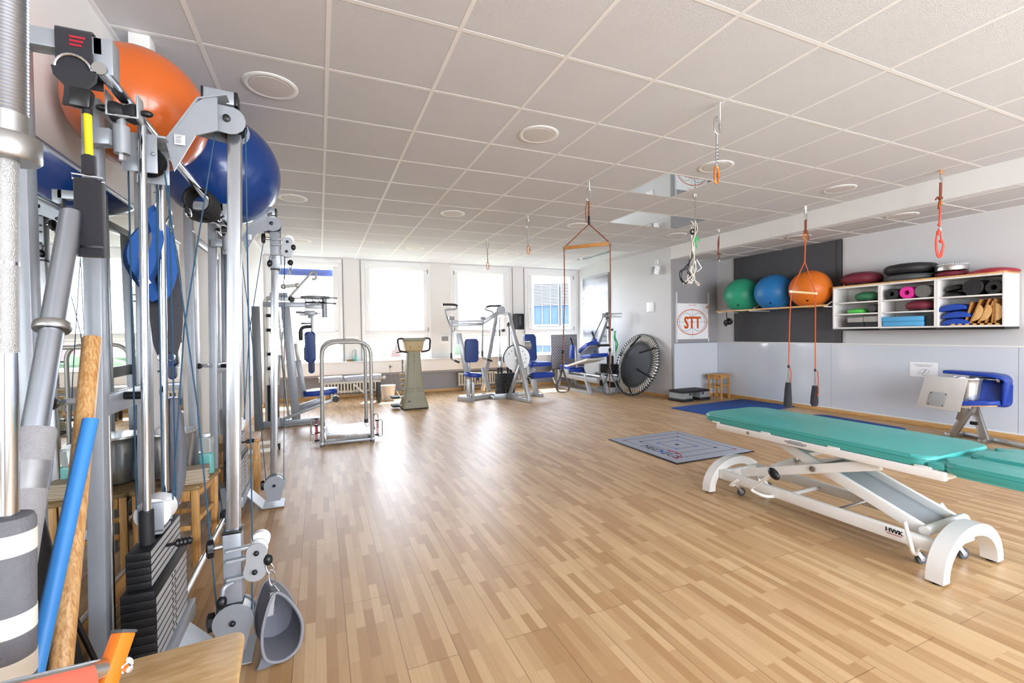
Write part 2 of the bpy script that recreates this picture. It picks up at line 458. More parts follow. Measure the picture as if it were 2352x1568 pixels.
# narrow grey strips on the piers beside the windows
s = MB()
for x in (.455, .795, 4.20, 4.50): s.bx(x-.005, x+.005, YW-.012, YW, ZS, ZT+.01)
struct('trim_11', s, M['strip_grey'])

# ---------------------------------------------------------------- camera, light, world
cam = bpy.data.cameras.new('camera'); co = bpy.data.objects.new('camera', cam); COL.objects.link(co)
cam.sensor_width = 36; cam.sensor_fit = 'HORIZONTAL'; cam.lens = FPX/2352*36; cam.clip_start = .02; cam.clip_end = 400
co.matrix_world = Matrix(((RGT.x, UPV.x, -FWD.x, EYE.x), (RGT.y, UPV.y, -FWD.y, EYE.y), (RGT.z, UPV.z, -FWD.z, EYE.z), (0, 0, 0, 1)))
sc.camera = co
wd = bpy.data.worlds.new('sky'); sc.world = wd; wd.use_nodes = True; nt = wd.node_tree
bg = nt.nodes['Background']; bg.inputs['Strength'].default_value = 1.0
tcw = nt.nodes.new('ShaderNodeTexCoord'); sz = nt.nodes.new('ShaderNodeSeparateXYZ'); rmp = nt.nodes.new('ShaderNodeValToRGB')
nt.links.new(tcw.outputs['Generated'], sz.inputs[0]); nt.links.new(sz.outputs['Z'], rmp.inputs['Fac']); gy = nt.nodes.new('ShaderNodeMapRange'); gy.inputs['From Min'].default_value = -1; gy.inputs['To Min'].default_value = 1.35; gy.inputs['To Max'].default_value = 1.55
nt.links.new(sz.outputs['Y'], gy.inputs['Value']); gm = nt.nodes.new('ShaderNodeVectorMath'); gm.operation = 'SCALE'
nt.links.new(rmp.outputs['Color'], gm.inputs[0]); nt.links.new(gy.outputs[0], gm.inputs['Scale']); nt.links.new(gm.outputs['Vector'], bg.inputs['Color'])
e = rmp.color_ramp.elements; e[0].position = 0; e[0].color = (6.0, 6.3, 6.7, 1); e[1].position = .6; e[1].color = (4.4, 5.2, 6.5, 1)
def portal(x0, x1, z0, z1, y, into):
    l = bpy.data.lights.new('portal', 'AREA'); l.shape = 'RECTANGLE'; l.size = x1-x0; l.size_y = z1-z0; l.cycles.is_portal = True
    o = bpy.data.objects.new('window_daylight', l); COL.objects.link(o); o.location = ((x0+x1)/2, y, (z0+z1)/2)
    o.rotation_euler = (-PI/2 if into < 0 else PI/2, 0, 0)
for a, b in WIN: portal(a, b, ZS, ZT, YW+.32, -1)
for a, b in BW: portal(a, b, .5, 2.55, YB-.22, 1)  # sky portals over the added rear openings
sun = bpy.data.lights.new('sun', 'SUN'); sun.energy = 16; sun.angle = .01; sun.color = (1, .95, .86)
so = bpy.data.objects.new('sun', sun); COL.objects.link(so); so.location = (3, 20, 20)
so.rotation_euler = V((-.30, -1, -1.75)).to_track_quat('-Z', 'Y').to_euler()
sc.view_settings.view_transform = 'Standard'; sc.view_settings.look = 'None'; sc.view_settings.gamma = 1; sc.view_settings.exposure = .95
sc.view_settings.use_curve_mapping = False
sc.cycles.use_denoising = True; sc.cycles.use_adaptive_sampling = True; sc.cycles.adaptive_threshold = .03; sc.cycles.adaptive_min_samples = 16; sc.cycles.max_bounces = 7; sc.cycles.diffuse_bounces = 4; sc.cycles.glossy_bounces = 4
sc.cycles.transparent_max_bounces = 12; sc.cycles.sample_clamp_indirect = 6; sc.cycles.caustics_reflective = False; sc.cycles.caustics_refractive = False
# ================================================================ ceiling lamps, ceiling mirrors
rows = {3.19: 'row nearest the viewer', 5.68: 'middle row', 8.17: 'row by the windows'}
cols = {-.25: 'first lamp from the mirror wall', 1.62: 'second lamp from the mirror wall', 3.51: 'third lamp from the mirror wall', 5.38: 'fourth lamp, beside the beam'}
lamp0 = None
def lamp(x, y, z, label, group):
    global lamp0
    if lamp0 is None:
        lamp0 = thing('ceiling_light', label, 'ceiling light', (0, 0, 0), group)
        MB().lathe([(.118, -.002), (.118, 0), (.158, 0), (.157, -.004), (.146, -.009), (.128, -.007), (.118, -.001)], (0, 0, 0)).build('trim_ring', M['white_plastic'], lamp0)
        MB().lathe([(.119, -.003), (.119, -.008), (.06, -.010), (0, -.0105)], (0, 0, 0)).build('diffuser', mat('lamp_diffuser', '#d6d2d0', .5), lamp0)
        lamp0.location = (x, y, z); return
    dup(lamp0, (x, y, z), 0, label, group)
for y, rn in rows.items():
    for x, cn in cols.items():
        if (x, y) == (5.38, 8.17): continue
        lamp(x, y, CEIL, 'round recessed ceiling light in the %s, %s' % (rn, cn), 'recessed ceiling lights')
for y, n in ((3.07, 'above the wall cabinet'), (4.31, 'above the rail of exercise balls')):
    lamp(6.34, y, SOF-.004, 'round recessed light in the lowered ceiling %s' % n, 'recessed ceiling lights')
def cmirror(x0, y0, label):
    m = MB(); m.bx(x0+.012, x0+.613, y0+.012, y0+.613, CEIL-.0025, CEIL+.004)
    tag(m.build('ceiling_mirror', M['mirror']), label, 'mirror', 'mirror tiles in the ceiling')
cmirror(3.197, 3.494, 'square ceiling mirror tile set alone, showing the orange letters of the wall poster')
cmirror(3.822, 4.744, 'square ceiling mirror tile of the middle pair, half nearer the mirror wall')
cmirror(4.447, 4.744, 'square ceiling mirror tile of the middle pair, half nearer the beam')
cmirror(5.072, 7.244, 'square ceiling mirror tile by the window corner, half farther from the window')
cmirror(5.072, 7.869, 'square ceiling mirror tile by the window corner, half nearer the window')

# ================================================================ wall cabinet with its contents
CX0, CX1, CY0, CY1, CZ0, CZ1 = 6.76, 7.098, 2.345, 4.10, 1.262, 1.842
mat('cab_white', '#e9e7e4', .4, 0, .01); mat('cab_inside', '#cfcac6', .55, 0, .01)
cw = (CY1-CY0)/3
def cabinet(k, label):
    y1 = CY1-k*cw; y0 = y1-cw
    t = thing('shelf_cabinet', label, 'cabinet', ((CX0+CX1)/2, (y0+y1)/2, CZ0), 'open shelf cabinets on the right wall')
    b = MB(); b.bx(CX0, CX1, y0, y0+.019, CZ0, CZ1, .001); b.bx(CX0, CX1, y1-.019, y1, CZ0, CZ1, .001)
    b.bx(CX0, CX1, y0+.019, y1-.019, CZ0, CZ0+.019); b.bx(CX0, CX1, y0+.019, y1-.019, CZ1-.019, CZ1)
    b.bx(CX1-.008, CX1, y0+.019, y1-.019, CZ0+.019, CZ1-.019)
    b.build('body', M['cab_white'], t)
    for z in ((1.62, 1.462) if k < 2 else (1.612,)):
        MB().bx(CX0+.004, CX1-.008, y0+.019, y1-.019, z-.009, z+.009, .001).build('shelf', M['cab_white'], t)
    MB().bx(CX0-.004, CX1, y0, y1, CZ1, CZ1+.018, .002).build('top_board', M['beech'], t)
    MB().bx(CX0-.002, CX1, y0, y1, CZ0-.028, CZ0, .001).build('bottom_rail', M['black_plastic'], t)
    return y0+.019, y1-.019
U1 = cabinet(0, 'open white wall cabinet beside the orange ball, holding green discs and grey pads')
U2 = cabinet(1, 'open white wall cabinet in the middle, holding the pink roller and light blue pads')
U3 = cabinet(2, 'open white wall cabinet at the free end, holding wooden tilt boards and blue cushions')
ZT1 = CZ1+.018
mat('disc_red', '#6d1f31', .6, 0, .05); mat('disc_green', '#2f6e49', .6, 0, .06, bump=.3, bscale=300); mat('disc_lime', '#4fc24c', .45); mat('disc_black', '#232325', .55, bump=.2)
mat('disc_grey', '#47494b', .55); mat('red_plastic', '#a3192c', .4); mat('pad_blue', '#57a6d8', .75, bump=.2); mat('pad_grey', '#a19e9a', .7); mat('pad_black', '#2c2d30', .7)
mat('roller_pink', '#e0309a', .6, bump=.2); mat('roller_grey', '#6d6c69', .8, bump=.5, bscale=160); mat('cushion_blue', '#1f47a8', .55, bump=.15)
def disc(name, label, cat, c, r, h, m, base=None, group=None, tilt=0):
    """inflated balance disc"""
    pr = []
    for k in range(13):
        a = -PI/2+PI*k/12; pr.append((max(r-h*.5+h*.5*math.cos(a), 0)*(1.0), h/2+h/2*math.sin(a)))
    pr = [(.001, pr[0][1])]+pr+[(r*.55, h*1.0+h*.10), (r*.2, h*1.12), (.001, h*1.13)]
    if base:
        t = thing(name, label, cat, c, group)
        z0 = .022
        MB().lathe([(r*.72, 0), (r*.80, .004), (r*.82, z0), (r*.5, z0+.002)], c, n=40).build('base', M[base], t)
        MB().lathe(pr, (c[0], c[1], c[2]+z0-.004), n=44).build('cushion', M[m], t)
        return t
    o = MB().lathe(pr, c, n=44).build(name, M[m], smooth=50); return tag(o, label, cat, group)
DG = 'balance discs in and on the cabinets'
disc('balance_disc', 'dark red balance disc with black foot on top of the first cabinet', 'balance disc', (6.955, 3.83, ZT1), .235, .145, 'disc_red', 'black_plastic', DG)
disc('balance_disc', 'large charcoal balance disc, lower of the two stacked on the middle cabinet', 'balance disc', (6.96, 3.275, ZT1), .262, .078, 'disc_grey', None, DG)
disc('balance_disc', 'large black balance disc, upper of the two stacked on the middle cabinet', 'balance disc', (6.96, 3.275, ZT1+.0895), .268, .118, 'disc_black', None, DG)
t = disc('balance_disc', 'dark red drum cushion beneath the silver ring on the cabinets', 'balance disc', (6.93, 2.855, ZT1), .152, .062, 'disc_red', None, DG)
o = MB().lathe([(.08, .07), (.085, .072), (.150, .072), (.152, .078), (.153, .13), (.149, .138), (.13, .139), (.05, .139), (.0, .139)], (6.93, 2.855, ZT1), n=48)
for k in range(40):
    a = 2*PI*k/40; o.cyl((6.93+.138*math.cos(a), 2.855+.138*math.sin(a), ZT1+.138), (6.93+.138*math.cos(a), 2.855+.138*math.sin(a), ZT1+.146), .006, n=6)
tag(o.build('vibration_ring', M['steel']), 'silver metal ring drum lying on the dark red cushion', 'ring')
tag(MB().lathe([(.21, 0), (.212, .012), (.2, .022), (.16, .04), (.09, .056), (.0, .06)], (6.93, 2.50, ZT1), n=40).build('balance_dome', M['red_plastic']), 'flat bright red plastic dome at the free end on top of the cabinets', 'balance dome')
# first cabinet
a, b = U1; w = b-a
disc('balance_disc', 'dark green balance disc on the top shelf of the first cabinet', 'balance disc', (6.905, a+.20, 1.629), .142, .10, 'disc_green', 'black_plastic', DG)
disc('balance_disc', 'lime green balance cushion on the middle shelf beside the ribbed roller', 'balance disc', (6.90, a+.305, 1.471), .128, .058, 'disc_lime', None, DG)
r = MB(); pr = []
for k in range(11): pr += [(.058 if k % 2 else .05, .02+.022*k)]
r.lathe([(.012, 0), (.022, .002), (.034, .006), (.046, .012)]+pr+[(.05, .25), (.02, .252), (0, .252)], (6.775, a+.095, 1.531), (1, 0, 0), n=28)
tag(r.build('massage_roller', M['disc_grey']), 'grey ribbed massage roller beside the lime green cushion', 'roller')
for i, (y0, y1, z0, z1, m, lb) in enumerate([(a+.19, a+.385, 1.345, 1.415, 'pad_grey', 'light grey foam block, farther one on the black blocks'), (a+.005, a+.185, 1.345, 1.425, 'pad_grey', 'light grey foam block, one nearer the divider on the black blocks'),
                                        (a+.18, a+.375, 1.281, 1.344, 'pad_black', 'black foam block beneath the farther light grey block'), (a+.005, a+.172, 1.281, 1.344, 'pad_black', 'black foam block beneath the light grey block nearer the divider')]):
    tag(MB().box((6.915, (y0+y1)/2, (z0+z1)/2), (.28, y1-y0, z1-z0-.001), None, .012, 3).build('foam_block', M[m]), lb, 'foam block', 'foam blocks on the bottom shelf')
# second cabinet
a, b = U2
def roller(label, y, z, r, m, hole=True, L=.27, x=6.775, grp='foam rollers'):
    z += .001; f = r*.4 if hole else 0
    if hole: o = MB().lathe([(f, .003), (r*.93, 0), (r, .008), (r, L-.008), (r*.93, L), (f, L-.003)], (x, y, z+r), (1, 0, 0), n=36, close=True)
    else: o = MB().lathe([(0, 0), (r*.93, 0), (r, .008), (r, L-.008), (r*.93, L), (0, L)], (x, y, z+r), (1, 0, 0), n=36)
    return tag(o.build('foam_roller', M[m]), label, 'foam roller', grp)
roller('slim black foam roller with a hole, beside the pink one', b-.105, 1.629, .070, 'pad_black')
roller('bright pink foam roller with a hole', b-.265, 1.629, .075, 'roller_pink')
roller('solid grey foam roller beside the pink one', b-.425, 1.629, .078, 'roller_grey', False)
disc('balance_disc', 'dark red balance disc with black foot on the middle shelf of the second cabinet', 'balance disc', (6.912, a+.185, 1.471), .158, .098, 'disc_red', 'black_plastic', DG)
tag(MB().box((6.905, a+.325, 1.375), (.30, .43, .062), None, .006).build('foam_pad', M['pad_blue']), 'light blue foam pad, upper of the two on the bottom shelf', 'foam pad', 'light blue pads')
tag(MB().box((6.905, a+.318, 1.313), (.30, .42, .060), None, .006).build('foam_pad', M['pad_blue']), 'light blue foam pad, lower of the two on the bottom shelf', 'foam pad', 'light blue pads')
tag(MB().box((6.88, a+.05, 1.352), (.2, .075, .142), None, .01).build('foam_block', M['pad_black']), 'black foam block standing beside the light blue pads', 'foam block')
# third cabinet
a, b = U3
def dome(c, r, h, label, rot=0):
    o = MB().lathe([(r, 0), (r*.99, h*.25), (r*.86, h*.6), (r*.6, h*.86), (r*.3, h*.97), (0, h)], (0, 0, 0), n=32)
    for v in o.bm.verts: v.co = rotm(0, 0, 0) @ Matrix.Rotation(rot, 3, 'X') @ v.co + V(c)
    return tag(o.build('balance_dome', M['disc_black']), label, 'balance dome', 'small black domes')
dome((6.90, b-.105, 1.622), .092, .062, 'small black dome lying flat on the top shelf of the third cabinet')
dome((6.90, b-.11, 1.70), .092, .062, 'small black dome tipped on top of the flat black dome', -.2)
roller('thick solid black roller between the small domes and the wall of the third cabinet', b-.30, 1.621, .090, 'disc_black', False)
roller('black foam roller with a hole in the corner of the third cabinet', a+.075, 1.621, .071, 'disc_black')
def cush(c, rx, label):
    pts = MB(); poly = []
    for k in range(9):
        an = PI*k/8; poly.append((-.13*math.cos(an), .005+.075*math.sin(an)**.7))
    R = Matrix.Rotation(rx, 3, 'X'); pts.prism([(x, y) for x, y in poly][::-1], V(c)+R @ V((-.12, 0, 0)), R @ V((0, 1, 0)), R @ V((0, 0, 1)), .24, .015, 3)
    return tag(pts.build('cushion', M['cushion_blue']), label, 'cushion', 'blue wedge cushions')
cush((6.90, b-.15, 1.282), 0, 'blue wedge cushion at the bottom of the pile of three')
cush((6.90, b-.155, 1.365), -.06, 'blue wedge cushion in the middle of the pile of three')
cush((6.90, b-.12, 1.452), -.10, 'blue wedge cushion on top of the pile of three')
rk = thing('board_rack', 'wooden slotted rack on the bottom shelf holding the tilt boards', 'rack', (6.9, a+.2, 1.281))
k_ = MB()
for i in range(7): MB().bx(6.775, 6.80, a+.045+.062*i-.014, a+.045+.062*i+.014, 1.285, 1.302, .002).build('peg', M['beech'], rk)
MB().bx(6.775, 6.80, a+.02, a+.45, 1.281, 1.286).build('rail', M['beech'], rk)
def tilt(y, ang, L, label, rock):
    t = thing('tilt_board', label, 'tilt board', (6.9, y, 1.30), 'wooden tilt boards in the rack')
    R = Matrix.Rotation(ang, 3, 'X')
    MB().box(V((6.9, y, 1.302))+R @ V((0, 0, L/2)), (.22, .016, L), R, .004).build('board', M['beech_dark'], t)
    if rock:
        poly = [(.095*math.cos(PI*k/10), .062*math.sin(PI*k/10)) for k in range(11)]
        o = V((6.80, y, 1.302))+R @ V((0, -.008, L*.45))
        MB().prism(poly, o, R @ V((0, 0, 1)), R @ V((0, -1, 0)), -.018, .002).build('rocker', M['beech'], t)
tilt(a+.315, .22, .25, 'wooden tilt board farthest into the row, leaning on the blue cushions side', False)
tilt(a+.275, .33, .285, 'wooden tilt board with a half-round rocker, left one of the pair showing rockers', True)
tilt(a+.205, .33, .285, 'wooden tilt board with a half-round rocker, right one of the pair showing rockers', True)
tilt(a+.145, .25, .25, 'plain wooden tilt board right after the rocker pair', False)
tilt(a+.092, .08, .26, 'plain wooden tilt board standing almost upright in the rack', False)
tilt(a+.068, 0, .27, 'upright wooden tilt board with a rocker by the cabinet end', True)

# ================================================================ ball rail and the three balls
r = thing('ball_rail', 'wooden slat on white brackets carrying the green, blue and orange balls', 'rail', (6.62, 5.05, 1.58))
MB().bx(6.60, 6.625, 4.08, 6.02, 1.585, 1.61, .004).build('slat', M['beech'], r)
for y in (4.125, 5.335, 5.96):
    bk = MB(); bk.bar((6.61, y, 1.58), (7.11, y, 1.58), .02, .012); bk.bar((6.63, y, 1.585), (7.10, y, 1.80), .012, .006); bk.bx(7.104, 7.1138, y-.015, y+.015, 1.55, 1.83)
    bk.build('bracket', M['white_metal'], r)
def ball(c, R, m, label, rz=0, rx=0, ribs=9, valve=None):
    t = thing('exercise_ball', label, 'exercise ball', (c[0], c[1], c[2]-R), 'exercise balls')
    pr = []; n = 72
    for k in range(n+1):
        a = -PI/2+PI*k/n; rr = R
        x = math.degrees(a)
        d = abs((x+60) % 12-6)
        if abs(x) < 56 and d < 1.3: rr = R*(1-.006*(1-d/1.3))
        pr.append((max(rr*math.cos(a), 1e-4), rr*math.sin(a)))
    Rm = rotm(rx, 0, rz) 
    MB().lathe(pr, c, Rm @ V((0, 0, 1)), n=56).build('shell', M[m], t, smooth=180)
    return t
mat('ball_green', '#2c9a76', .42, 0, .05, 5, bump=.08, bscale=300); mat('ball_blue', '#2374b4', .42, 0, .05, 5, bump=.08, bscale=300); mat('ball_orange', '#d8701f', .42, 0, .05, 5, bump=.08, bscale=300)
mat('ball_orange_gloss', '#c85f22', .26, 0, .04, 5, coat=.3); mat('ball_navy', '#123a7c', .26, 0, .04, 5, coat=.3)
def plug(t, c, R, d):
    d = V(d).normalized(); p = V(c)+d*(R-.001)
    MB().lathe([(.016, -.004), (.017, .0), (.012, .003), (.004, .004), (0, .004)], p, d, n=16).build('plug', M['black_plastic'], t)
for c, R, m, lb in (((6.812, 5.645, 1.872), .293, 'ball_green', 'green exercise ball at the corner end of the wooden rail'),
                   ((6.815, 5.045, 1.868), .288, 'ball_blue', 'mid blue exercise ball between the green and orange balls on the rail'),
                   ((6.815, 4.455, 1.862), .282, 'ball_orange', 'orange exercise ball on the wooden rail next to the wall cabinet')):
    t = ball(c, R, m, lb, .4, .5); plug(t, c, R, (-.8, -.35, -.72))
hb = thing('strap_bundle', 'small black strap bundle hanging on a hook beneath the ball rail', 'strap', (6.75, 5.90, 1.36))
s = MB(); s.tube(catmull([(6.74, 5.90, 1.58), (6.74, 5.905, 1.52), (6.75, 5.90, 1.46)]), .008); s.build('strap', M['black_fabric'], hb)
s = MB(); s.ell((6.75, 5.88, 1.41), (.04, .055, .05)); s.torus((6.74, 5.85, 1.42), (1, .3, .2), .05, .013); s.torus((6.74, 5.93, 1.40), (1, -.3, 0), .04, .012); s.box((6.75, 5.93, 1.37), (.03, .04, .07), None, .008)
s.build('clip', M['black_plastic'], hb)
MB().tube(catmull([(6.74, 5.90, 1.60), (6.72, 5.90, 1.60), (6.72, 5.90, 1.575), (6.74, 5.90, 1.57)]), .004, 6).build('hook', M['steel'], hb)

# ================================================================ poster, notes, switches on the walls
t = thing('target_poster', 'white paper poster with orange STT letters in an oval, taped to the grey wall', 'poster', (6.48, 6.435, 1.1))
yp = YR-.004
MB().bx(6.065, 6.895, yp-.002, yp, 1.105, 1.775).build('sheet', M['paper'], t)
for x in (6.07, 6.86): MB().bx(x, x+.035, yp-.003, yp-.001, 1.035, 1.98).build('tape', mat('tape', '#d5d8dc', .3, 0, .02), t)
cxp, czp = 6.47, 1.425; ux, uz = (1, 0, 0), (0, 0, 1)
g = MB(); yl = yp-.0035
g.tube([(cxp+.365*math.cos(a), yl, czp+.235*math.sin(a)) for a in [2*PI*k/64 for k in range(64)]], 0, closed=True, flat=(.014, .001), up=(0, 1, 0)); g.build('oval', M['orange_ink'], t)
g = MB()
for s_ in (-1, 1): g.tube([(cxp+s_*.155+.165*math.cos(a), yl+.001, czp+.17*math.sin(a)) for a in [2*PI*k/48 for k in range(48)]], 0, closed=True, flat=(.006, .0008), up=(0, 1, 0))
g.bx(cxp-.39, cxp+.39, yl-.0004, yl+.0006, czp-.002, czp+.002); g.bx(cxp-.002, cxp+.002, yl-.0004, yl+.0006, czp-.29, czp+.26); g.build('cross_lines', M['ink'], t)
tx = MB(); 
for dx in (-.008, .008):
    for dz in (-.006, .006):
        k = MB.text(tx, 'STT', (cxp+dx/.8, yl-.0008-.0002*(dx > 0)-.0004*(dz > 0), czp-.115+dz), ux, uz, .31, .001)
for v in tx.bm.verts: v.co.x = cxp+(v.co.x-cxp)*.80
tx.build('lettering', M['orange_ink'], t)
MB().text('Lasercontrolling', (cxp, yl, 1.735), ux, uz, .03, .001).build('lettering', M['orange_ink'], t)
g = MB(); g.bx(6.878, 6.892, yl, yp-.001, 1.12, 1.765); g.prism([(0, 0), (.055, 0), (.055, .06)], (6.80, yl, 1.69), ux, uz, -.002); g.build('edge_mark', M['orange_ink'], t)

n = thing('notice', 'white paper notice with two shoes drawn on it, on the glass wall panel', 'notice', (7.1, 3.2, .63))
MB().bx(XR-.016, XR-.0125, 3.055, 3.345, .630, .818).build('sheet', M['paper'], n)
ll = MB(); uy_ = (0, -1, 0)
ll.text('Beim Training in den Sling Trainern', (XR-.0165, 3.2, .783), uy_, uz, .0135, .0006); ll.text('bitte die Schuhe ausziehen', (XR-.0165, 3.2, .764), uy_, uz, .0135, .0006)
ll.text('Vielen Dank', (XR-.0165, 3.14, .642), uy_, uz, .009, .0006)
ll.build('lettering', M['ink'], n)
sh = MB()
for dy, dz, a in ((.02, 0, .5), (-.02, -.01, .9)):
    pts = [(.045, -.015), (.03, -.022), (-.02, -.02), (-.045, -.005), (-.035, .012), (-.01, .008), (.01, .018), (.03, .022), (.042, .01)]
    sh.tube(catmull([(XR-.017, 3.2+dy-(x*math.cos(a)-y*math.sin(a)), .70+dz+(x*math.sin(a)+y*math.cos(a))) for x, y in pts], 4, True), .0011, 4, True)
sh.build('shoe_drawing', M['ink'], n)

p = thing('wall_picture', 'large misty black and white landscape picture on the side wall by the windows', 'picture', (6.0, 8.95, 1.06))
pm = bpy.data.materials.new('picture_print'); pm.use_nodes = True; nt = pm.node_tree; N = nt.nodes; L = nt.links; b_ = N['Principled BSDF']
tc = N.new('ShaderNodeTexCoord'); mp = N.new('ShaderNodeMapping'); mp.inputs['Rotation'].default_value = (.6, 0, 0); mp.inputs['Scale'].default_value = (1, 1.2, 3.2)
n1 = N.new('ShaderNodeTexNoise'); n1.inputs['Scale'].default_value = 2.4; n1.inputs['Detail'].default_value = 7; n1.inputs['Roughness'].default_value = .65
L.new(tc.outputs['Object'], mp.inputs[0]); L.new(mp.outputs[0], n1.inputs['Vector'])
cr = N.new('ShaderNodeValToRGB'); cr.color_ramp.elements[0].position = .38; cr.color_ramp.elements[0].color = (.25, .25, .28, 1); cr.color_ramp.elements[1].position = .62; cr.color_ramp.elements[1].color = (.85, .85, .88, 1); L.new(n1.outputs['Fac'], cr.inputs['Fac'])
sp = N.new('ShaderNodeSeparateXYZ'); L.new(tc.outputs['Object'], sp.inputs[0])
r1 = N.new('ShaderNodeValToRGB'); el = r1.color_ramp.elements
mr = N.new('ShaderNodeMapRange'); mr.inputs['From Min'].default_value = 0; mr.inputs['From Max'].default_value = 1.56; L.new(sp.outputs['Z'], mr.inputs['Value']); L.new(mr.outputs[0], r1.inputs['Fac'])
el[0].position = 0; el[0].color = (.10, .10, .10, 1); el[1].position = .14; el[1].color = (.48, .48, .52, 1)
for ps, c_ in ((.78, .50), (.86, .05), (1, .07)): e_ = el.new(ps); e_.color = (c_, c_, c_*1.05, 1)
mx_ = N.new('ShaderNodeMix'); mx_.data_type = 'RGBA'; mx_.blend_type = 'MULTIPLY'; mx_.inputs['Factor'].default_value = .9; L.new(r1.outputs[0], mx_.inputs[6]); L.new(cr.outputs[0], mx_.inputs[7]); L.new(mx_.outputs[2], b_.inputs['Base Color']); b_.inputs['Roughness'].default_value = .35
pl = MB().bx(5.975, 6.008, 8.42, 9.48, 1.06, 2.60).build('board', M['grey_plastic'], p)
pp = MB().bx(5.972, 5.976, 8.425, 9.475, 1.14, 2.55).build('print', pm, p)
MB().text('ALPIN', (5.971, 8.62, 2.38), (0, -1, 0), uz, .09, .001).build('lettering', M['grey_plastic'], p)

t = thing('loudspeaker', 'small white wall loudspeaker with grey grille near the recess corner', 'loudspeaker', (5.93, 6.80, 2.33))
s = MB(); R = Matrix.Rotation(-.35, 3, 'Z') @ Matrix.Rotation(.2, 3, 'Y'); s.box((5.91, 6.80, 2.42), (.11, .12, .17), R, .018, 3); s.build('cabinet_box', M['white_plastic'], t)
s = MB(); s.box(V((5.91, 6.80, 2.42))+R @ V((-.05, 0, -.012)), (.024, .122, .145), R, .008); s.build('grille', M['grey_plastic'], t)
MB().bar((5.95, 6.80, 2.44), (6.008, 6.80, 2.46), .03, .03).build('bracket', M['white_plastic'], t)
t = thing('wall_socket', 'small white wall socket above the loudspeaker', 'socket', (6.0, 6.86, 2.56))
MB().bx(5.99, 6.009, 6.83, 6.90, 2.555, 2.635, .004).build('plate', M['white_plastic'], t); MB().cyl((5.988, 6.865, 2.61), (5.992, 6.865, 2.61), .012).cyl((5.988, 6.865, 2.575), (5.992, 6.865, 2.575), .012).build('sockets', M['grey_plastic'], t)
t = thing('control_panel', 'white square control panel on the side wall above the trampoline', 'control panel', (6.0, 7.05, 1.64))
MB().bx(5.985, 6.0099, 6.955, 7.155, 1.642, 1.832, .008).build('case', M['white_plastic'], t); MB().bx(5.983, 5.987, 6.975, 7.135, 1.662, 1.812, .003).build('screen', M['paper'], t)

# ================================================================ floor things on the right
def stool(loc, rz, label, w=.36, d=.30, h=.45, worn=False):
    t = thing('wooden_stool', label, 'stool', (0, 0, 0), 'wooden stools')
    MB().pad((0, 0, h-.011), (w, d, .022), None, .03, .005, 2, 4).build('seat', M['pine' if not worn else 'aged_wood'], t)
    lw = .033
    for sx in (-1, 1):
        for sy in (-1, 1): MB().box((sx*(w/2-.035), sy*(d/2-.035), (h-.022)/2), (lw, lw, h-.022), None, .004).build('leg', M['pine'], t)
    for sy in (-1, 1):
        MB().box((0, sy*(d/2-.035), h-.047), (w-.11, .02, .048), None, .003).build('apron', M['pine'], t)
        MB().box((0, sy*(d/2-.035), h*.55), (w-.11, .018, .026), None, .003).build('stretcher', M['pine'], t)
    for sx in (-1, 1):
        MB().box((sx*(w/2-.035), 0, h-.055), (.02, d-.11, .06), None, .003).build('apron', M['pine'], t)
        MB().box((sx*(w/2-.035), 0, h*.48), (.018, d-.11, .026), None, .003).build('stretcher', M['pine'], t)
    t.location = loc; t.rotation_euler = (0, 0, rz)
    return t
st = stool((6.845, 6.175, 0), .27, 'small wooden stool in the recess corner behind the step platform')
def mb_local(f): return f
t = thing('step_platform', 'grey and black aerobic step platform on the floor in front of the recess', 'step platform', (6.19, 6.25, 0))
R = Matrix.Rotation(.06, 3, 'Z'); c0 = V((6.19, 6.25, 0))
def rb(mb, c, s, bev): return mb.box(c0+R @ V(c), s, R, bev, 2)
s = MB(); s.pad(c0+V((0, 0, .175)), (.68, .36, .035), R, .04, .012); s.build('top', M['black_rubber'], t)
for sx in (-1, 1):
    o = c0+R @ V((sx*.215, .165, .05)); 
    MB().prism([(-.125, 0), (.125, 0), (.105, .108), (-.105, .108)], o, R @ V((1, 0, 0)), (0, 0, 1), .33, .012).build('support', M['grey_plastic'], t)
    MB().box(c0+R @ V((sx*.215, 0, .027)), (.27, .345, .052), R, .01).build('foot', M['black_rubber'], t)
    MB().box(c0+R @ V((sx*.16, -.164, .13)), (.05, .012, .035), R, .006).build('grip', M['black_plastic'], t)
def mat_(c, sx, sy, rz, label, corner=.03):
    o = MB().pad((c[0], c[1], .0065), (sx, sy, .012), Matrix.Rotation(rz, 3, 'Z'), corner, .004, 2).build('exercise_mat', mat('mat_blue%d' % int(c[1]*10), '#214a92', .8, 0, .05, 20, bump=.3, bscale=400))
    return tag(o, label, 'exercise mat', 'blue exercise mats')
mat_((6.17, 5.29, 0), 1.78, .95, .07, 'large blue exercise mat in front of the stool and step platform')
mat_((6.42, 3.72, 0), .62, 1.62-.5, -.07, 'narrow blue exercise mat along the glass wall panel behind the couch', .12)

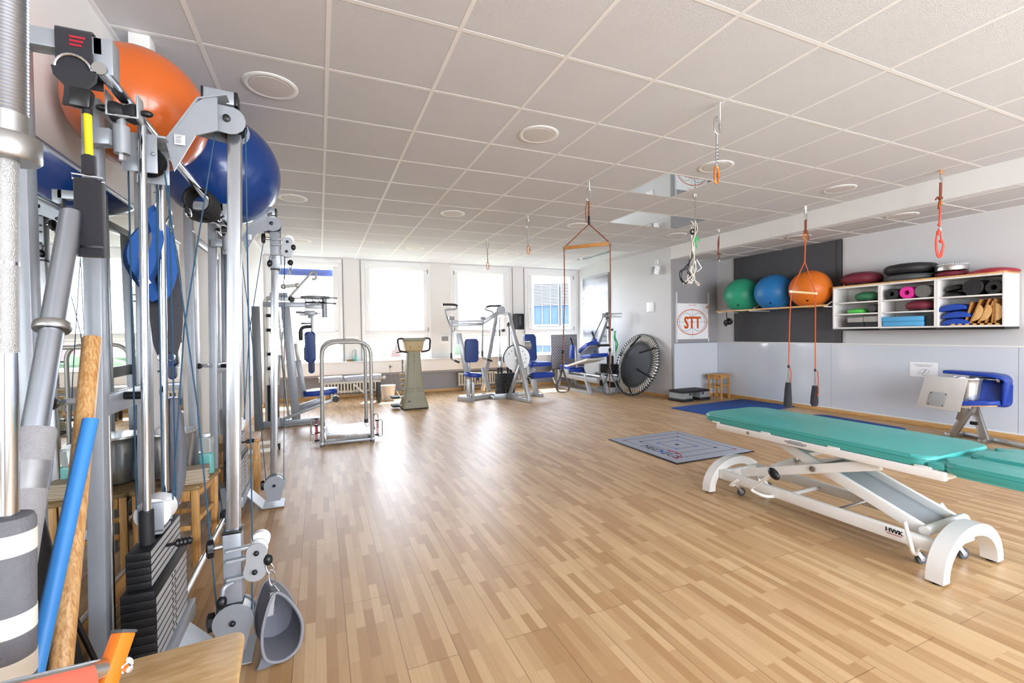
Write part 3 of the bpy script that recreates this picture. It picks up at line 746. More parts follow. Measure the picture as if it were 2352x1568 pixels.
# rug with the target lines
t = thing('training_rug', 'square grey training rug with concentric dark lines and a black rubber rim', 'rug', (3.605, 3.82, 0))
rx0, rx1, ry0, ry1 = 3.08, 4.125, 3.27, 4.37
MB().bx(rx0, rx1, ry0, ry1, 0.001, .006, .001).build('rubber_rim', M['black_rubber'], t)
MB().bx(rx0+.022, rx1-.022, ry0+.022, ry1-.022, .004, .011, .002).build('pile', mat('rug_pile', '#a4a9b6', .95, 0, .30, 140, bump=.8, bscale=260), t)
cxr, cyr = (rx0+rx1)/2, (ry0+ry1)/2
mat('mark_black', '#20222a', .8); mat('mark_red', '#c8254a', .8); mat('mark_blue', '#2f6ad0', .8)
for h, m in ((.40, 'mark_red'), (.27, 'mark_black'), (.14, 'mark_blue')):
    g = MB(); q = [(-h, -h), (h, -h), (h, h), (-h, h)]
    for k in range(4):
        (x0, y0), (x1, y1) = q[k], q[(k+1) % 4]
        if h == .40 and k == 3: y0, y1 = .40, .18
        g.bar((cxr+x0, cyr+y0*1.03, .0112), (cxr+x1, cyr+y1*1.03, .0112), .0055, .0012)
    g.build('line_square', M['mark_black'], t)
    for x, y in q: MB().cyl((cxr+x, cyr+y*1.03, .0105), (cxr+x, cyr+y*1.03, .0122), .017, n=16).build('corner_dot', M[m], t)
MB().cyl((cxr, cyr, .0105), (cxr, cyr, .0122), .024, n=20).build('centre_dot', M['mark_black'], t)
d = MB(); d.text('MED', (cxr-.405, cyr+.14, .0118), (0, -1, 0), (1, 0, 0), .14, .0008, 'LEFT', .2); d.build('lettering', M['mark_black'], t)
d = MB(); d.text('X', (cxr-.405, cyr-.10, .0118), (0, -1, 0), (1, 0, 0), .15, .0008, 'LEFT', .2); d.build('lettering', M['mark_blue'], t)
d = MB(); d.text('EUS', (cxr-.405, cyr-.19, .0118), (0, -1, 0), (1, 0, 0), .13, .0008, 'LEFT', .2); d.build('lettering', M['mark_black'], t)
d = MB(); d.tube(catmull([(cxr-.26, cyr-.14, .0118), (cxr-.25, cyr-.26, .0118), (cxr-.29, cyr-.37, .0118), (cxr-.36, cyr-.40, .0118)]), .005, 5); d.build('swoosh', M['mark_red'], t)
# ================================================================ treatment couch
t = thing('treatment_couch', 'teal upholstered treatment couch on a white height-adjustable scissor frame', 'treatment couch', (3.08, 1.9, 0))
CW = 'white_metal'
s = MB(); s.pad((3.165, 1.995, .573), (.645, 1.49, .055), None, .085, .02, 5, 8); s.build('main_cushion', M['teal_vinyl'], t)
def rrect(cx, cy, w, l, c, z, k=8):
    pts = []
    for x, y, a0 in ((w/2-c, l/2-c, 0), (-w/2+c, l/2-c, PI/2), (-w/2+c, -l/2+c, PI), (w/2-c, -l/2+c, 1.5*PI)):
        for i in range(k+1): a = a0+PI/2*i/k; pts.append((cx+x+c*math.cos(a), cy+y+c*math.sin(a), z))
    return pts
MB().tube(rrect(3.165, 1.995, .6445, 1.4895, .085, .579), .0012, 4, True).build('seam', M['seam_teal'], t)
s = MB(); s.pad((2.955, .965, .563), (.225, .51, .06), None, .07, .024, 5, 8); s.build('arm_cushion', M['teal_vinyl'], t)
MB().tube(rrect(2.955, .965, .2245, .5095, .07, .572), .001, 4, True).build('seam', M['seam_teal'], t)
s = MB(); s.pad((3.205, .965, .578), (.20, .51, .05), None, .07, .022, 5, 8); s.build('head_cushion', M['teal_vinyl'], t)
s = MB(); s.pad((3.425, .965, .563), (.14, .51, .06), None, .06, .024, 5, 8); s.build('arm_cushion', M['teal_vinyl'], t)
MB().bx(2.85, 3.47, 1.2, 1.27, .545, .575, .01).build('hinge_cover', M['teal_vinyl'], t)
f = MB()
for x in (2.85, 3.40): f.bx(x-.018, x+.018, 1.19, 2.585, .497, .542, .005)
for y in (1.215, 2.56): f.bx(2.868, 3.382, y-.02, y+.02, .499, .540, .004)
f.build('upper_frame', M[CW], t)
for y in (2.595, 2.17, 1.72, 1.285):
    MB().bx(2.838, 2.895, y-.035, y+.035, .540, .552, .002).build('spacer', M[CW], t)
f = MB(); f.bx(2.93, 2.95, .80, 1.22, .515, .538, .003).bx(3.33, 3.35, .80, 1.22, .515, .538, .003); f.build('head_bracket', M[CW], t)
for y in (2.30, ): MB().cyl((2.826, y, .52), (2.835, y, .52), .011, n=14).build('bolt', M['steel'], t)
# scissor arms
def arm(p, q, w, h, name='scissor_arm'): 
    return MB().bar(p, q, w, h, (0, 0, 1), .004).build(name, M[CW], t)
for x in (2.895, 3.30):
    arm((x, 2.40, .195), (x, 1.50, .492), .028, .058)
f = MB()
for x in (2.94, 3.255): f.bar((x, 2.20, .505), (x, 1.31, .18), .03, .062, (0, 0, 1), .004)
f.build('scissor_arm', M[CW], t)
MB().bar((3.0975, 1.90, .380), (3.0975, 1.36, .183), .285, .006, (0, 0, 1)).build('channel_panel', M['grey_metal_light'], t)
MB().bar((3.0975, 2.12, .470), (3.0975, 1.98, .418), .285, .03, (0, 0, 1)).build('crosspiece', M[CW], t)
MB().cyl((2.90, 1.30, .195), (3.30, 1.30, .195), .026).build('crosspiece', M[CW], t)
MB().cyl((2.875, 1.865, .372), (3.32, 1.865, .372), .012).cyl((2.868, 1.865, .372), (2.88, 1.865, .372), .019, n=16).build('pivot_bolt', M['steel'], t)
MB().cyl((3.02, 2.24, .25), (3.06, 2.10, .335), .032, n=20).build('motor_tube', M[CW], t)
MB().cyl((3.06, 2.10, .335), (3.07, 2.03, .40), .014).cyl((3.068, 2.045, .385), (3.075, 1.995, .43), .02).build('piston', M['steel'], t)
# base frame
f = MB()
for x in (2.865, 3.245): f.bx(x-.021, x+.021, 1.235, 2.57, .112, .178, .005)
f.build('base_rails', M[CW], t)
for y in (1.245, 2.555): MB().bx(2.887, 3.223, y-.02, y+.02, .115, .175, .004).build('crosspiece', M[CW], t)
MB().cyl((2.86, 1.72, .165), (3.25, 1.72, .165), .010).build('cross_rod', M['steel'], t)
MB().cyl((2.88, 2.05, .14), (3.28, 2.05, .14), .014).build('cross_rod', M[CW], t)
def arch(y):
    k = 24; out = []; inn = []
    for i in range(k+1):
        a = PI*i/k; out.append((-.300*math.cos(a), .012+.243*math.sin(a)**.9)); 
    for i in range(k+1):
        a = PI*i/k; inn.append((-.240*math.cos(a), .012+.184*math.sin(a)**.9))
    m = MB(); A = []; 
    for i in range(k+1):
        A.append([m.bm.verts.new((3.05+x, yy, z)) for (x, z), yy in ((out[i], y-.036), (out[i], y+.036), (inn[i], y+.036), (inn[i], y-.036))])
    for i in range(k): m.bridge(A[i], A[i+1])
    m.cap(A[0]); m.cap(A[-1])
    bmesh.ops.bevel(m.bm, geom=[e for e in m.bm.edges if abs((e.verts[0].co-e.verts[1].co).y) < 1e-5 and len(e.link_faces) == 2 and e.calc_face_angle(0) > 1], offset=.007, segments=2, profile=.5, affect='EDGES')
    m.build('arched_foot', M[CW], t)
    for sx in (-1, 1): MB().cyl((3.05+sx*.27, y, 0), (3.05+sx*.27, y, .014), .022, n=16).build('rubber_foot', M['black_rubber'], t)
arch(1.195); arch(2.61)
for x, y in ((2.905, 2.46), (3.20, 2.46), (2.905, 1.345), (3.17, 1.28)):
    c = MB(); c.bx(x-.026, x+.026, y-.026, y+.026, .085, .15, .004); cb = c.build('caster_block', M[CW], t)
    c = MB(); c.cyl((x, y, .072), (x, y, .086), .02); c.bar((x, y, .075), (x+.03, y-.01, .033), .034, .02); c.build('fork', M['steel'], cb)
    c = MB(); c.lathe([(.012, -.011), (.027, -.011), (.0305, -.006), (.0305, .006), (.027, .011), (.012, .011)], (x+.035, y-.012, .0305), (.35, 1, 0), n=24); c.build('wheel', M['dark_grey_plastic'], cb)
    c = MB(); c.lathe([(.004, -.0125), (.014, -.0125), (.014, .0125), (.004, .0125)], (x+.035, y-.012, .0305), (.35, 1, 0), n=20); c.build('hub', M['grey_plastic'], cb)
lv = fillet([(2.88, 2.12, .112), (2.77, 2.12, .125), (2.75, 2.23, .145), (2.70, 1.99, .335)], .05)
MB().tube(lv, .011, 10).build('foot_lever', M[CW], t)
MB().ell((2.703, 2.005, .325), (.022, .03, .045), rotm(-.9), 16, 10).build('lever_grip', M['black_plastic'], t)
MB().tube(fillet([(2.86, 1.31, .085), (2.80, 1.30, .09), (2.80, 1.34, .25)], .03), .010, 10).build('brake_lever', M[CW], t)
MB().tube(fillet([(3.25, 1.31, .085), (3.30, 1.30, .10), (3.29, 1.40, .245)], .03), .010, 10).build('brake_lever', M[CW], t)
MB().tube(fillet([(2.86, 2.43, .10), (2.79, 2.43, .10), (2.80, 2.36, .165)], .03), .008, 10).build('brake_lever', M[CW], t)
mat('hwk_navy', '#1b2238', .5)
tx = MB()
for dx in (-.0012, .0012): tx.text('HWK', (2.8432, 1.408+dx, .150), (0, -1, 0), (0, 0, 1), .034, .0012)
tx.build('lettering', M['hwk_navy'], t)
MB().bx(2.8428, 2.8445, 1.372, 1.444, .141, .144).build('underline', M['red_plastic'], t)
tx = MB(); 
for z, n_ in ((.532, 18), (.525, 30), (.519, 28), (.513, 22)): tx.bx(2.8312, 2.8322, 1.95-n_*.0025, 1.95+n_*.0025, z-.0018, z+.0012)
tx.build('type_plate_lines', M['ink'], t)

# ================================================================ seated back trainer by the wall
t = thing('back_trainer', 'steel framed back trainer with blue seat pads and a slanted metal plate', 'back trainer', (6.6, 2.55, 0))
f = MB(); f.bar((6.84, 2.70, .025), (6.62, 2.05, .025), .05, .05, (0, 0, 1), .004); f.bar((6.52, 2.44, .025), (6.79, 2.43, .025), .05, .05, (0, 0, 1), .004); f.bar((6.60, 2.76, .025), (6.84, 2.70, .025), .05, .05, (0, 0, 1), .004)
f.build('base_frame', M['brushed_steel'], t)
MB().bar((6.60, 2.60, .40), (6.64, 2.66, .22), .07, .05, (0, 1, 0), .004).build('leg', M['brushed_steel'], t)
MB().bar((6.64, 2.55, .40), (6.63, 2.72, .03), .07, .05, (1, 0, 0), .004).build('leg', M['brushed_steel'], t)
MB().bar((6.68, 2.56, .40), (6.60, 2.43, .03), .07, .05, (1, 0, 0), .004).build('leg', M['brushed_steel'], t)
MB().bar((6.52, 2.64, .40), (6.68, 2.54, .365), .05, .05, (0, 0, 1), .004).build('seat_tube', M['brushed_steel'], t)
MB().cyl((6.62, 2.50, .20), (6.62, 2.56, .20), .02).build('knob', M['black_plastic'], t)
# plate facing the viewer
A, B, C_, D_ = P(2125, 862, X=6.33), P(2225, 869, X=6.42), P(2205, 946, X=6.46), P(2105, 932, X=6.36)
u_ = (B-A).normalized(); n_ = u_.cross(D_-A).normalized(); 
def plate(name, A, B, C2, D2, th, m, off, bev=.003):
    mb = MB(); vs = [mb.bm.verts.new(p+n_*off) for p in (A, B, C2, D2)]; ws = [mb.bm.verts.new(v.co+n_*th) for v in vs]
    mb.cap(vs, True); mb.cap(ws); mb.bridge(vs, ws)
    if bev: bmesh.ops.bevel(mb.bm, geom=mb.bm.edges[:], offset=bev, segments=2, profile=.5, affect='EDGES')
    return mb.build(name, M[m], t)
sg = 1 if n_.dot(EYE-A) > 0 else -1
mat('worn_plate', '#b9b8b6', .5, .25, .14, 5)
plate('metal_plate', A, B, C_, D_, .006*sg, 'worn_plate', 0)
def lerp2(a, b): return A+(B-A)*a+(D_-A)*b
plate('name_plate', lerp2(.24, .48), lerp2(.64, .50), lerp2(.64, .92), lerp2(.24, .90), .008*sg, 'grey_plastic', .006*sg, .002)
sc_ = MB()
for a_, b_ in ((.27, .51), (.61, .53), (.61, .89), (.27, .87)):
    p_ = lerp2(a_, b_); sc_ = MB(); sc_.cyl(p_+n_*.014*sg, p_+n_*.0165*sg, .006, n=10); sc_.build('screw', M['black_plastic'], t)
MB().bar(lerp2(.55, .6)-n_*.005*sg, V((6.54, 2.65, .385)), .04, .04).build('plate_arm', M['brushed_steel'], t)
# seat, back pad and top pad
s = MB(); s.pad((6.62, 2.515, .425), (.30, .36, .05), rotm(-.12, .10, .30), .09, .02); s.build('seat', M['blue_vinyl'], t)
s = MB(); s.pad((6.62, 2.515, .394), (.26, .32, .014), rotm(-.12, .10, .30), .08, .003); s.build('seat_board', M['beech'], t)
s = MB(); s.pad((6.80, 2.47, .535), (.30, .34, .055), rotm(0, -PI/2+.25, .25), .06, .022); s.build('backrest', M['blue_vinyl'], t)
# bent top pad: horizontal top turning down on the right
path = fillet([(6.76, 2.82, .745), (6.76, 2.42, .735), (6.80, 2.33, .70), (6.83, 2.36, .43)], .11, 8)
mb = MB(); rows = []
for i, p in enumerate(path):
    d = (path[min(i+1, len(path)-1)]-path[max(i-1, 0)]).normalized(); wv = V((1, .15, 0)); wv = (wv-d*wv.dot(d)).normalized(); nn = d.cross(wv)
    R_ = []; W, T = .13, .024
    e = 1.0 if 0 < i < len(path)-1 else .8
    for k in range(16):
        a = 2*PI*k/16; cx_ = math.cos(a); sx_ = math.sin(a)
        R_.append(mb.bm.verts.new(p+wv*W*e*math.copysign(abs(cx_)**.35, cx_)+nn*T*e*math.copysign(abs(sx_)**.6, sx_)))
    rows.append(R_)
for a_, b_ in zip(rows[:-1], rows[1:]): mb.bridge(a_, b_)
mb.cap(rows[0], True); mb.cap(rows[-1]); mb.build('top_pad', M['blue_vinyl'], t, smooth=60)
MB().cyl((6.752, 2.62, .69), (6.762, 2.40, .685), .018).box((6.762, 2.385, .684), (.04, .03, .05), None, .004).build('roller_bar', M['steel'], t)
# small metal bucket standing on the seat
b = thing('metal_bucket', 'small ribbed galvanised bucket standing on the blue seat of the back trainer', 'bucket', (6.60, 2.585, .455))
pr = [(0, 0), (.085, 0), (.092, .006), (.094, .02)]
for k in range(7): z = .03+.028*k; pr += [(.095+.0035*k, z)]
pr += [(.122, .225), (.128, .232), (.128, .242), (.122, .244), (.118, .23), (.09, .03), (0, .02)]
mb = MB(); mb.lathe(pr, (6.60, 2.585, .455), n=48)
for v in mb.bm.verts:
    d = v.co-V((6.60, 2.585, .455))
    if .03 < d.z < .215:
        a = math.atan2(d.y, d.x); k = 1+.012*math.copysign(1, math.sin(a*9)); v.co.x = 6.60+d.x*k; v.co.y = 2.585+d.y*k
mat('galvanised', '#d2d6dc', .25, .85, .12, 20)
mb.build('body', M['galvanised'], b)
MB().torus((6.60, 2.585, .690), (.25, .1, 1), .129, .004, 36, 6, 0, PI).build('handle', M['steel'], b)

# ================================================================ mini trampoline leaning on the side wall
TC = V((5.775, 7.215, .605)); TN = V((-.955, 0, .295)).normalized(); TU = V((.295, 0, .955)); TV = TN.cross(TU)
def tp(r, a, h=0): return TC+TU*(r*math.cos(a))+TV*(r*math.sin(a))+TN*h
t = thing('mini_trampoline', 'round mini trampoline leaning on the side wall, legs and bungee lacing showing', 'trampoline', (5.775, 7.27, 0))
MB().torus(TC, TN, .595, .019, 64, 10).build('frame_ring', M['steel'], t)
MB().torus(TC, TN, .607, .0205, 72, 8).build('ring_sleeve', M['black_rubber'], t) if False else None
MB().lathe([(0, -.004), (.46, -.004), (.465, 0), (.46, .004), (0, .004)], TC, TN, n=64).build('jumping_mat', mat('tramp_mat', '#34363a', .7, 0, .2, 6, bump=.3, bscale=400), t)
MB().lathe([(.40, -.006), (.475, -.006), (.478, 0), (.475, .006), (.40, .006)], TC, TN, n=64, close=True).build('mat_border', M['black_fabric'], t)
co_ = MB(); pts = []; NB = 66
for k in range(NB):
    a = 2*PI*k/NB; da = 2*PI/NB
    pts += [tp(.47, a+.1*da, .010), tp(.60, a+.28*da, .022), tp(.626, a+.40*da, 0), tp(.60, a+.52*da, -.022), tp(.48, a+.7*da, -.006), tp(.465, a+.85*da, .0)]
co_.tube(pts, .0062, 5, True); co_.build('bungee_cord', M['rope_white'], t)
lo = MB(); 
for k in range(NB):
    a = 2*PI*(k+.9)/NB; R_ = Matrix((tuple(TV*math.cos(a)-TU*math.sin(a)), tuple(TU*math.cos(a)+TV*math.sin(a)), tuple(TN))).transposed()
    lo.box(tp(.478, a), (.02, .04, .014), R_)
    lo.box(tp(.607, a-.3*2*PI/NB), (.026, .045, .045), R_)
tag(lo.build('webbing_loops', M['black_fabric'], t), kind='stuff')
for k in range(6):
    a = 2*PI*k/6+.12
    p, q = tp(.585, a, .02), tp(.56, a, .20)
    dv = TU*-math.cos(a)+TV*-math.sin(a)
    q = tp(.33, a, .20) if True else q
    l_ = MB(); l_.cyl(p, q, .017, n=12); lg = l_.build('leg', M['black_plastic'], t)
    MB().cyl(q-(q-p).normalized()*.035, q+(q-p).normalized()*.01, .021, n=12).build('rubber_cap', M['black_rubber'], lg)

# ================================================================ things hanging from the ceiling
def plate_hook(t, x, y, z, m='white_metal', w=.035, h=.085, along=0):
    b = MB(); dx, dy = (w/2, .003) if not along else (.003, w/2)
    b.bx(x-dx, x+dx, y-dy, y+dy, z-h, z+.003); b.build('ceiling_plate', M[m], t)
def carab(t, c, L, W, m='steel', r=.0045, ang=0, name='carabiner'):
    """oval snap hook, c = top centre"""
    c = V(c); ax = V((math.cos(ang), math.sin(ang), 0)); pts = []
    for k in range(20):
        a = 2*PI*k/20; pts.append(c+ax*(W/2*math.copysign(abs(math.sin(a))**.7, math.sin(a)))+V((0, 0, -L/2+L/2*math.copysign(abs(math.cos(a))**.7, math.cos(a)))))
    mb = MB(); mb.tube(pts, r, 8, True); mb.cyl(c+ax*W/2*.97+V((0, 0, -L*.38)), c+ax*W/2*.97+V((0, 0, -L*.62)), r*1.7, n=10)
    return mb.build(name, M[m], t)
def strap_loop(t, top, w, L, m='black_fabric', ax=(1, 0, 0), name='foot_loop', fold=.6, wd=.035):
    """webbing foot loop hanging from a point"""
    top = V(top); ax = V(ax).normalized()
    pts = [top, top+ax*(-w*.18)+V((0, 0, -L*.35)), top+ax*(-w*.5)+V((0, 0, -L*.75)), top+ax*(-w*.42)+V((0, 0, -L*.95)), top+V((0, 0, -L)), top+ax*(w*.42)+V((0, 0, -L*.95)), top+ax*(w*.5)+V((0, 0, -L*.75)), top+ax*(w*.18)+V((0, 0, -L*.35)), top+V((0, 0, -.004))]
    mb = MB(); mb.tube(catmull(pts, 6), 0, flat=(.004, wd), up=ax.cross(V((0, 0, 1)))); return mb.build(name, M[m], t)
# sling trainer near the cabinets
x, y = 5.709, 3.79
t = thing('sling_trainer', 'orange rope sling trainer with padded foot loops hanging before the wall cabinets', 'sling trainer', (x, y, 2.0))
plate_hook(t, x, y, CEIL); carab(t, (x, y, CEIL-.055), .13, .045)
ro = MB(); ro.tube([(x-.012, y, 2.66), (x-.014, y, 2.51)], .007).tube([(x+.014, y, 2.66), (x+.010, y, 2.51)], .007)
ro.ell((x, y, 2.50), (.028, .022, .03)); ro.tube(catmull([(x+.02, y, 2.50), (x+.05, y, 2.45), (x+.055, y, 2.40)]), .007)
ro.build('upper_rope', M['rope_dark'], t)
carab(t, (x-.01, y, 2.50), .11, .06, 'orange_alloy', .006)
xl, xr = 5.422, 5.912
ro = MB(); ro.tube([(x-.004, y, 2.40), (x-.018, y, 2.12)], .0085, 8); ro.tube([(x-.018, y, 2.12), (xl+.01, y, 1.735), (xl-.02, y, 1.30), (5.385, y, .80)], .0065, 8); ro.tube([(x-.018, y, 2.12), (xr-.01, y, 1.725), (xr-.015, y, 1.30), (5.893, y, .73)], .0065, 8)
ro.build('sling_rope', M['rope_orange'], t)
b_ = MB().cyl((xl, y, 1.735), (xr, y, 1.722), .0145, n=14).build('spreader_bar', M['wood_light'], t)
for xx, zz in ((xl, 1.735), (xr, 1.722)): MB().ell((xx, y, zz), .017, None, 14, 10).build('end_cap', M['white_plastic'], b_)
for xx, zz, w in ((5.382, .80, .10), (5.89, .73, .085)):
    MB().ell((xx, y, zz), (.014, .014, .02)).build('knot', M['black_plastic'], t)
    strap_loop(t, (xx, y, zz), .035, .26, 'strap_grey', wd=.012, name='loop_strap')
    zb = .285 if xx < 5.6 else .265
    pts = [(xx-.005, zz-.20, .02), (xx-.01, zz-.28, .032), (xx-.012, zb+.13, .042), (xx-.015, zb+.04, .05), (xx-.005, zb, .038)]
    mb = MB(); rows = []
    for px_, pz_, hw in pts:
        rows.append([mb.bm.verts.new((px_+1.3*hw*math.copysign(abs(math.cos(a))**.7, math.cos(a)), y+.030*math.copysign(abs(math.sin(a))**.8, math.sin(a))*(1 if pz_ > zb+.01 else .6), pz_)) for a in [2*PI*k/20 for k in range(20)]])
    for a_, c_ in zip(rows[:-1], rows[1:]): mb.bridge(a_, c_)
    mb.cap(rows[0], True); mb.cap(rows[-1]); mb.build('padded_loop', M['black_fabric'], t, smooth=70)
ro = MB(); ro.tube(catmull([(5.893, y-.028, .73), (5.905, y-.03, .60), (5.90, y-.035, .45), (5.89, y-.035, .40)]), .006); ro.ell((5.89, y-.035, .41), (.013, .012, .02)); ro.build('rope_tail', M['rope_orange'], t)
ro = MB(); ro.tube(catmull([(5.388, y-.01, .80), (5.41, y-.015, .70), (5.405, y-.01, .58)]), .006); ro.build('rope_tail', M['rope_orange'], t)
# sling trainer in the middle of the room
x, y = 2.606, 4.0
t = thing('sling_trainer', 'dark orange rope sling trainer with a wooden spreader bar hanging in mid room', 'sling trainer', (x, y, 2.0))
plate_hook(t, x, y, CEIL, along=1); carab(t, (x, y, CEIL-.07), .13, .05)
MB().tube([(x, y, 2.63), (x, y, 2.44)], .009, 8).tube(catmull([(x-.015, y, 2.64), (x-.04, y, 2.52), (x-.03, y, 2.42), (x-.005, y, 2.41)]), .005, 6).build('upper_rope', M['rope_dark'], t)
MB().cyl((x, y, 2.47), (x, y, 2.38), .012, n=12).build('rope_sleeve', M['black_plastic'], t)
bl, br = V((2.395, 4.155, 2.155)), V((2.715, 3.785, 2.155)); dv = (br-bl).normalized()
ro = MB(); ro.tube([(x, y, 2.39), bl+V((0, 0, .005)), bl+V((0, 0, -.5)), V((2.365, 4.15, 1.06)), V((2.37, 4.15, .90))], .006, 8)
ro.tube([(x, y, 2.39), br+V((0, 0, .005)), br+V((0, 0, -.5)), V((2.70, 3.785, 1.08)), V((2.69, 3.785, .62))], .006, 8); ro.build('sling_rope', M['rope_dark'], t)
b_ = MB().bar(bl, br, .02, .036, (0, 0, 1), .004).build('spreader_bar', M['beech_dark'], t)
for p in (bl, br): MB().cyl(p-dv*.012, p+dv*.012, .015, n=12).build('end_cap', M['steel'], b_)
for p, zt in ((V((2.362, 4.15, 1.06)), 1.06), (V((2.70, 3.785, 1.08)), 1.08)):
    MB().ell(p, (.016, .016, .02)).build('knot', M['black_plastic'], t)
    MB().bar(p, p+V((-.004, 0, -.17)), .02, .004, (0, 1, 0)).build('loop_strap', M['black_fabric'], t)
    strap_loop(t, p+V((-.004, 0, -.16)), .135, .27 if p.x < 2.5 else .29, 'black_fabric', dv, wd=.05)
    ps = []
# strap with silver and orange snap hooks close to the viewer
x, y = 2.575, 2.307
t = thing('hanging_strap', 'silver carabiner on a grey strap with an orange carabiner, nearest hook to the viewer', 'hanging strap', (x, y, 2.5))
plate_hook(t, x-.02, y, CEIL, w=.05, h=.12, along=1); carab(t, (x-.022, y, 2.735), .115, .052, 'steel', .006)
MB().bar((x-.025, y, 2.625), (x-.03, y, 2.385), .014, .006, (0, 1, 0)).build('webbing', M['strap_grey'], t)
mb = MB()
for k in range(6): z = 2.54-.024*k; mb.box((x-.026, y-.005, z), (.008, .004, .005))
mb.build('stitching', M['cable_black'], t)
carab(t, (x-.032, y, 2.395), .115, .036, 'orange_alloy', .006)
for (x, y), lb in (((2.584, 5.44), 'thin hanging strap with snap hook, second from the windows, near the middle ceiling lights'), ((2.565, 6.96), 'thin hanging strap with snap hook, the one closest to the windows')):
    t = thing('hanging_strap', lb, 'hanging strap', (x, y, 2.5))
    plate_hook(t, x, y, CEIL, h=.07, along=1); carab(t, (x, y, 2.775), .11, .045, 'steel', .005)
    MB().bar((x, y, 2.665), (x+.004, y, 2.42), .016, .006, (0, 1, 0)).build('webbing', M['strap_grey'], t)
    carab(t, (x+.004, y, 2.43), .115, .04, 'orange_alloy', .005)
# chain with a tangle of cords
x, y = 3.99, 3.92
t = thing('cord_bundle', 'bundle of white and black cords with metal handles hanging on a ceiling chain', 'cord bundle', (x, y, 2.3))
plate_hook(t, x, y, CEIL, h=.03)
for k in range(8):
    z = 2.80-.036*k; pts = []
    for j in range(14):
        a = 2*PI*j/14; d = V((1, 0, 0)) if k % 2 else V((0, 1, 0)); pts.append(V((x, y, z))+d*.010*math.cos(a)+V((0, 0, .023*math.sin(a))))
    MB().tube(pts, .0032, 6, True).build('chain_link', M['steel'], t)
rnd = random.Random(3)
def hang(pts, r, m, name): MB().tube(catmull([(x+a, y+c, z) for a, c, z in pts], 5), r, 7).build(name, M[m], t)
for k in range(7):
    o = [rnd.uniform(-.03, .03) for _ in range(6)]
    hang([(.0, 0, 2.52), (-.02+o[0], o[1], 2.42), (-.04+o[2], o[3]*.7, 2.25), (-.05+o[4], o[5], 2.08), (-.05+o[0]*1.5, o[2], 1.95), (-.07+o[1]*2, o[3], 1.86), (-.12+o[2]*2, o[0], 1.80), (-.06+o[5], o[4], 1.84)], .0055, 'rope_white', 'white_cord')
for k in range(3):
    o = [rnd.uniform(-.03, .03) for _ in range(6)]
    hang([(.0, 0, 2.50), (-.02+o[0], o[1], 2.38), (-.03+o[2], o[3], 2.2), (-.06, o[5], 2.08), (-.13+o[1], o[2], 1.98), (-.21, o[3], 1.92+o[0]), (-.20, o[2], 1.84), (-.12, o[4], 1.80), (-.06, 0, 1.86), (-.12, .01, 1.95+o[1])], .005, 'cable_black', 'black_cord')
hang([(-.05, -.02, 1.86), (-.02, -.02, 1.83), (.03, -.02, 1.80), (.02, -.02, 1.78), (-.03, -.02, 1.82)], .005, 'rope_white', 'white_cord')
hang([(-.01, -.02, 2.35), (-.025, -.025, 2.29), (-.01, -.025, 2.21), (-.015, -.02, 2.25), (.0, -.02, 2.32), (.04, -.02, 2.29)], .0075, 'green_band', 'green_cord')
hang([(-.005, 0, 2.46), (-.06, -.01, 2.50), (-.075, -.01, 2.51)], .006, 'rope_white', 'white_cord')
MB().cyl((x+.015, y, 2.08), (x+.075, y-.01, 1.985), .009).bar((x+.075, y-.01, 1.985), (x+.02, y, 1.94), .01, .01).cyl((x-.0, y, 2.06), (x+.002, y, 1.95), .008).build('metal_handle', M['chrome'], t)
MB().torus((x-.055, y-.01, 2.39), (.2, 1, 0), .028, .006, 18, 6).torus((x-.05, y-.012, 2.395), (.5, 1, .2), .022, .006, 18, 6).build('black_knot', M['black_plastic'], t)
# short knotted rope
x, y = 5.732, 5.16
t = thing('knotted_rope', 'short knotted orange rope hanging by the beam above the green ball', 'rope', (x, y, 2.4))
plate_hook(t, x, y, CEIL, h=.03); carab(t, (x, y, 2.81), .09, .03, 'steel', .004)
mb = MB()
for dx in (-.024, -.006, .012): mb.tube(catmull([(x+.0, y, 2.73), (x+dx-.005, y+dx*.3, 2.6), (x-.015, y, 2.46)]), .006, 7)
mb.ell((x-.012, y, 2.455), (.022, .02, .018)); mb.tube(catmull([(x-.01, y, 2.46), (x+.03, y, 2.45), (x+.05, y, 2.45)]), .007); mb.tube(catmull([(x-.015, y, 2.45), (x+.0, y, 2.40), (x+.01, y, 2.345)]), .008)
mb.build('rope', M['rope_dark'], t); MB().cyl((x+.009, y, 2.36), (x+.011, y, 2.335), .0085).build('rope_end', M['white_plastic'], t)
# red elastic tubes
x, y = 5.69, 2.435
t = thing('elastic_tube_bundle', 'coral red elastic tubes looped on an orange rope, hanging above the cabinets free end', 'elastic tubes', (x, y, 2.3))
plate_hook(t, x+.02, y, CEIL, 'beech_dark', w=.05, h=.055); carab(t, (x+.012, y, 2.79), .10, .032, 'steel', .0055)
mb = MB(); mb.tube([(x, y, 2.70), (x-.008, y, 2.55)], .0075).tube([(x+.018, y, 2.70), (x+.012, y, 2.55)], .0075); mb.ell((x+.002, y, 2.545), (.025, .02, .02))
mb.tube(catmull([(x-.01, y, 2.55), (x-.05, y, 2.55), (x-.085, y, 2.52)]), .007); mb.tube(catmull([(x-.01, y-.01, 2.54), (x-.045, y-.01, 2.49), (x-.055, y-.01, 2.43)]), .007); mb.build('rope', M['rope_dark'], t)
carab(t, (x-.002, y, 2.545), .09, .03, 'orange_alloy', .006)
mb = MB()
for dx, L in ((-.014, 2.28), (0, 2.27), (.012, 2.28)): mb.tube(catmull([(x-.002, y, 2.465), (x-.004+dx, y+dx*.5, 2.38), (x-.012+dx*.4, y, L)]), .0075, 8)
